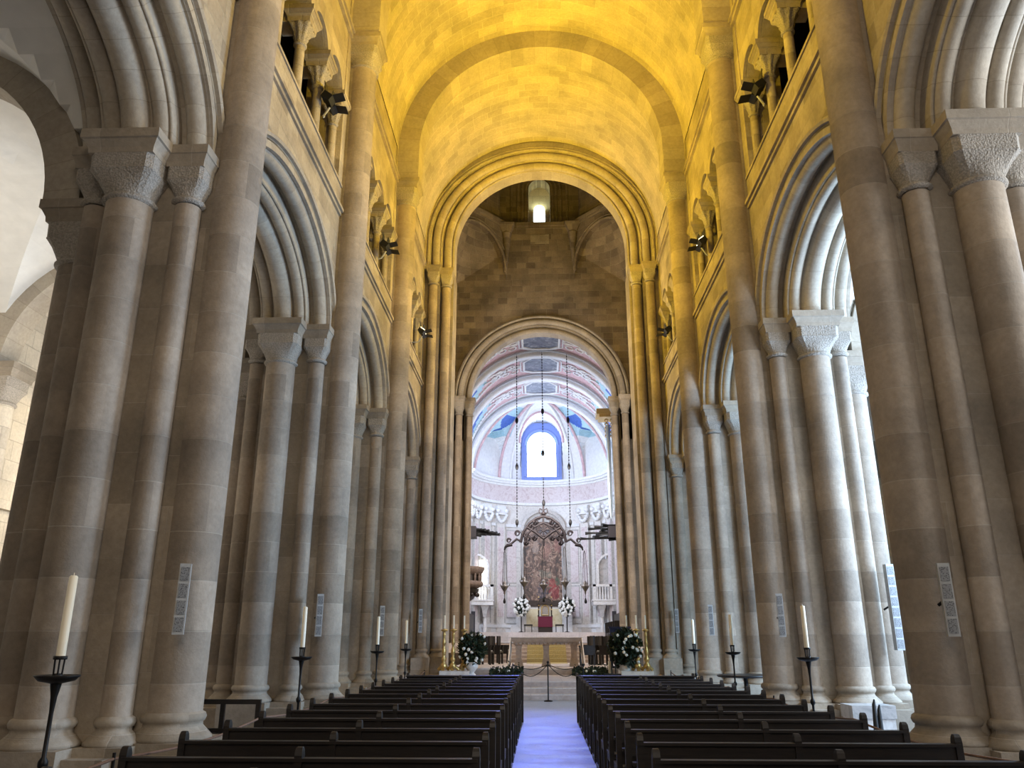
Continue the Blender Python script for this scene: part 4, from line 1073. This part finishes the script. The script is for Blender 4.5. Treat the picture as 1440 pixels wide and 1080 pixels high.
for s,xc_ in((-1,-1.70),(1,1.76)):
    t=thing('kneeling_desk','dark panelled kneeling desk before the first pew, %s block'%sidew[s],'kneeling desk',(xc_,rows[-1]+.95,0))
    m=MB(); m.box(-1.18,1.18,0,.04,.05,.86); m.build('panel','wood',t); m=MB(); m.box(-1.19,1.19,-.15,.07,.86,.885); m.build('shelf','wood',t)
    for x in(-1.17,1.17):
        m=MB(); post(m,x,.02); m.build('post','wood',t)
# hymn sheets left on a few seats
for i,(s,ri,x) in enumerate(((-1,2,-.8),(-1,3,-1.1),(-1,5,-1.0),(1,1,2.1),(1,4,1.2),(1,5,2.2),(-1,1,-2.2))):
    m=MB(); m.box(-.11,.11,-.08,.08,0,.012); o=m.build('hymn_sheet','cloth',label='white paper lying on the %s pew row %s'%(sidew[s],rown[ri]),cat='paper',group='papers on the pews'); o.location=(x,rows[ri]+.25,.446); o.rotation_euler=(0,0,.2*i)
# ------------------------------------------------------------------ candle stands
def make_stand():
    t=thing('candle_stand','','candle stand')
    m=MB()
    for i in range(3):
        an=2*PI*i/3+.3; m.tube([(0,0,.14),(.14*math.cos(an),.14*math.sin(an),.10),(.2*math.cos(an),.2*math.sin(an),.0)],[.022,.018,.02],8)
    m.build('tripod_foot','iron',t)
    m=MB(); m.lathe([(.035,.1),(.022,.2),(.016,.4),(.016,.72),(.034,.75),(.034,.78),(.016,.81),(.015,1.1),(.022,1.2),(.035,1.27),(.04,1.30)],(0,0),14); m.build('stem','iron',t)
    m=MB(); m.lathe([(.03,1.29),(.12,1.31),(.155,1.345),(.15,1.35),(.03,1.325)],(0,0),24); m.build('drip_pan','iron',t)
    m=MB()
    for i in range(6):
        an=2*PI*i/6; m.tube([(.03*math.cos(an),.03*math.sin(an),1.32),(.036*math.cos(an),.036*math.sin(an),1.47)],.006,6)
    m.lathe([(.045,1.455),(.048,1.46),(.048,1.48),(.03,1.48)],(0,0),16); m.lathe([(.035,1.33),(.04,1.345),(.03,1.36)],(0,0),12); m.build('cup','iron',t)
    m=MB(); m.lathe([(.033,1.47),(.031,2.04),(.02,2.05)],(0,0),18); m.lathe([(.003,2.05),(.003,2.07)],(0,0),6); m.build('candle','wax',t)
    return t
st=make_stand()
spots=[(-3.62,5.95,'left side, large in the foreground'),(-3.62,12.05,'left side, in front of the second pier'),(-3.62,17.6,'left side, in front of the third pier'),(-3.62,21.3,'left side, farthest from the camera'),(3.62,11.9,'right side, nearest the camera'),(3.62,16.5,'right side, middle one'),(3.62,20.6,'right side, farthest from the camera')]
for i,(x,y,lb) in enumerate(spots):
    q=st if i==0 else copy_tree(st); q.location=(x,y,0); q['label']='black iron stand with a tall white candle, '+lb; q['group']='iron candle stands'
# rope barriers
for s in(-1,1):
    m=MB(); pts=[]; ys_=[2.5,5.95,9.0,12.0,14.8,17.6,19.5,21.3]
    x_=s*3.12
    for a,b in zip(ys_[:-1],ys_[1:]):
        for q in range(8): f=q/8; pts.append((x_+s*.0,a+(b-a)*f,.80-.06*math.sin(PI*f)))
    pts.append((x_,ys_[-1],.80)); m.tube(pts,.011,6); t=thing('rope_barrier','thin brown rope strung along the %s side of the pews'%sidew[s],'rope'); m.build('rope','rope',t)
    for y in ys_[1::2]:
        b=MB(); b.tube([(x_,y,0),(x_,y,.84)],.012,8); b.lathe([(.09,0),(.08,.02),(.02,.03)],(x_,y),12); b.build('rope_post','iron',t)
# centre barrier
t=thing('chain_barrier','black post with a drooping chain closing the end of the aisle','barrier',(at(771,980,22.7).x,22.7,0))
m=MB(); m.tube([(0,0,0),(0,0,.98)],.018,8); m.lathe([(.12,0),(.11,.025),(.03,.04)],(0,0),16); m.ball((0,0,.99),.035); m.build('post','iron',t)
for s,xe in((-1,-.95),(1,.95)):
    for zz,dr in((.93,.12),(.62,.3)):
        m=MB(); m.tube([(xe*q/12,0,(.93)-(dr)*math.sin(PI*q/12)*(1) ) for q in range(13)],.011,6); m.build('chain','iron',t)
    m=MB(); m.tube([(xe,0,0),(xe,0,.96)],.016,8); m.build('end_post','iron',t)
# ------------------------------------------------------------------ column speakers
def make_speaker(H=.76,W=.12,n=4):
    t=thing('column_speaker','','loudspeaker')
    m=MB(); m.box(-W/2,W/2,-.04,.05,-H/2,H/2); hs_=m.build('housing','grey_metal',t)
    for i in range(n):
        z=-H/2+.03+(H-.04)/n*i; m=MB(); m.box(-W/2+.015,W/2-.015,-.046,-.038,z,z+(H-.04)/n-.03); m.build('grille','grille',hs_)
    m=MB(); m.tube([(0,.05,0),(0,.14,0),(-.06,.2,-.05)],.018,8); m.box(-.04,.04,.04,.07,-.06,.06); m.build('bracket','iron',t); return t
sp=make_speaker()
sps=[(256,842,8.95,-1,'left pier nearest the camera'),(449,865,15.2,-1,'second pier on the left'),(537,873,21.5,-1,'third pier on the left'),(591,873,27.6,-1,'left crossing pier'),(1333,843,8.95,1,'right pier nearest the camera'),(1098,865,15.2,1,'second pier on the right, facing the nave'),(1000,872,21.5,1,'third pier on the right'),(952,873,27.6,1,'right crossing pier')]
for i,(px,py,y,s,lb) in enumerate(sps):
    q=sp if i==0 else copy_tree(sp); q.location=at(px,py,y); q.rotation_euler=(0,0,.35 if s<0 else -.25); q['label']='slim grey column loudspeaker fixed to the '+lb; q['group']='column loudspeakers'
q=make_speaker(1.5,.16,8); q.location=at(1257,853,15.1); q.rotation_euler=(0,0,.3); q['label']='tall white eight-panel loudspeaker on the aisle side of the second right pier'
# ------------------------------------------------------------------ floodlights
fl=[(455,145,14.0,-1,False,'left gallery, nearest the camera'),(543,348,19.9,-1,False,'middle of the left gallery'),(594,468,25.6,-1,True,'left gallery beside the crossing'),(1085,128,14.0,1,False,'right gallery, nearest the camera'),(986,343,19.9,1,True,'middle of the right gallery'),(938,466,25.6,1,False,'right gallery beside the crossing')]
FL=[]
for px,py,y,s,lit,lb in fl:
    p=at(px,py,y); p.x=s*min(abs(p.x),WX-.05); FL.append((p.copy(),s,lit))
    t=thing('floodlight','black twin floodlight with barn doors, '+lb,'floodlight',p,'gallery floodlights')
    m=MB(); m.tube([(s*(WX+.05-abs(p.x)),0,-.35),(s*.12,0,-.33),(0,0,-.12)],.025,8); m.build('bracket','grey_metal',t)
    for e,(dy,up) in enumerate(((-.14,.9),(.14,.5))):
        d=Vector((-s*.7,.1 if e else -.1,up)).normalized(); sd=Vector((0,1,0)); nn=d.cross(sd).normalized()
        c=Vector((0,dy,0)); m=MB(); m.obox(c,d,sd,nn,.07,.13,.11); hg=m.build('lamp_housing','black',t)
        l=MB(); l.obox(c+d*.075,d,sd,nn,.006,.11,.09); l.build('lens','lens' if lit or e==0 and False else 'grille',hg)
        b=MB()
        for q in(-1,1):
            dd=(d+nn*q*.9).normalized(); b.obox(c+d*.07+nn*q*.11+dd*.11,dd,sd,dd.cross(sd),.11,.13,.006); b.build('barn_door','black',hg); b=MB()
# ------------------------------------------------------------------ odd furniture
t=thing('kneeler_bench','dark wooden double frame standing between the left piers','bench',(at(313,1000,11.3).x,11.3,0))
m=MB()
for x in(-.48,0,.48):
    m=MB(); m.box(x-.03,x+.03,-.02,.02,0,.78); m.build('upright','wood',t)
for z in(.76,.40): m=MB(); m.box(-.51,.51,-.025,.025,z,z+.06); m.build('rail','wood',t)
for x in(-.48,.48): m=MB(); m.box(x-.03,x+.03,-.3,-.25,0,.38); m.build('front_leg','wood',t)
m=MB(); m.box(-.51,.51,-.32,.02,.38,.41); m.build('seat','wood',t)
p=at(1050,970,19.5); t=thing('round_table','dark round table between the right piers','table',(p.x,19.5,0))
m=MB(); m.lathe([(.62,.76),(.64,.78),(.64,.80),(.62,.81)],(0,0),28); m.build('tabletop','wood',t); m=MB(); m.lathe([(.25,0),(.2,.05),(.05,.1),(.05,.76)],(0,0),14); m.build('pedestal','wood',t)
p=at(1222,1010,14.3); t=thing('marble_block','pale marble block beside the second right pier','block',(p.x,14.3,0))
m=MB(); m.box(-.33,.33,-.25,.25,0,.36); m.build('lower_block','marble',t); m=MB(); m.box(-.35,.35,-.27,.27,.36,.56); m.build('upper_block','greymarble',t)
p=at(1240,1010,13.3); t=thing('folded_umbrella_rack','two black folded umbrellas leaning by the marble block','umbrellas',(p.x,13.6,0))
for i in(0,1):
    m=MB(); m.tube([(i*.07,0,.0),(i*.07+.03,.05,.2),(i*.07+.06,.1,.6-.08*i),(i*.07+.075,.1,.68-.08*i)],[.012,.045,.03,.012],8); m.build('umbrella','black',t)
# ------------------------------------------------------------------ lights
def area(name,loc,target,sx,sy,power,col,spread=PI):
    l=bpy.data.lights.new(name,'AREA'); l.shape='RECTANGLE'; l.size=sx; l.size_y=sy; l.energy=power; l.color=col; l.spread=spread
    o=bpy.data.objects.new(name,l); COL.objects.link(o); o.location=loc
    o.rotation_euler=(Vector(target)-Vector(loc)).to_track_quat('-Z','Y').to_euler(); return o
def spot(name,loc,target,power,col,ang,blend=.6,r=.2):
    l=bpy.data.lights.new(name,'SPOT'); l.energy=power; l.color=col; l.spot_size=math.radians(ang); l.spot_blend=blend; l.shadow_soft_size=r
    o=bpy.data.objects.new(name,l); COL.objects.link(o); o.location=loc
    o.rotation_euler=(Vector(target)-Vector(loc)).to_track_quat('-Z','Y').to_euler(); return o
W=bpy.data.worlds.new('world'); sc.world=W; W.use_nodes=True
W.node_tree.nodes['Background'].inputs[0].default_value=(.55,.65,.85,1); W.node_tree.nodes['Background'].inputs[1].default_value=.05
YEL=(1,.66,.035)
for p,s,lit in FL:
    spot('flood_lamp',(p.x-s*.55,p.y,p.z+.25),(-s*4.3,p.y+1.5,p.z+5.0),2300,YEL,138,.9,.2)
for s in(-1,1):
    spot('flood_lamp',(s*3.6,8.2,12.0),(-s*4.3,10,17),2300,YEL,138,.9,.2)
area('west_fill_light',(0,-6.5,9),(0,10,6),7,9,760,(1,.88,.74))  # added soft fill behind the camera; the back wall has no window
area('right_aisle_daylight',(11.7,12.9,5),(5,14.2,4),3.5,5,2900,(.46,.68,1))
area('right_aisle_daylight_far',(11.7,19.2,5),(5,20.4,4),3,5,1000,(.42,.72,1))
area('right_aisle_daylight_near',(11.7,6.5,6),(5,6.5,6),4,5,1000,(.85,.92,1))
area('left_aisle_light',(-9,12.5,5),(-12,12.5,6),3,3,210,(1,.93,.82))  # all three left aisle lights are added soft fill
area('left_aisle_light_far',(-9,18.5,5),(-12,18,6),3,3,200,(1,.93,.82))
area('left_aisle_vault_light',(-10.5,12.5,3),(-9.5,12.5,9),2,2,45,(.9,.93,1))
area('apse_window_light',(0,56.512,14.5),(0,40,10),2.0,3.2,190,(.45,.62,1))
area('chancel_left_window_light',(-4.6,47,10.5),(3,52,8),3,2.5,1200,(.6,.74,1))
area('chancel_upper_light',(0,46,9.5),(0,47,17),5,10,260,(.62,.77,1))  # added soft fill for the chancel vault
area('chancel_lower_light',(0,40.5,9),(0,54,5),5,3,760,(1,.93,.9))  # added soft fill for the lower chancel
area('transept_light_left',(-9,34,9),(0,34,7),5,10,1300,(1,.9,.8))  # both transept lights are added fill for crossing wall and sanctuary floor
area('transept_light_right',(9,34,9),(0,34,7),5,10,1300,(1,.9,.8))
spot('blue_shaft',(0,56.0,15.0),(0,13,0),13000,(.14,.22,1),8,1.0,.5)  # added spot that turns the aisle floor blue

spot('lantern_daylight',(0,EY+1.32,ZL+1.6),(0,EY+1.0,ZL+4),70,(.9,1,.6),165,.8,.1)
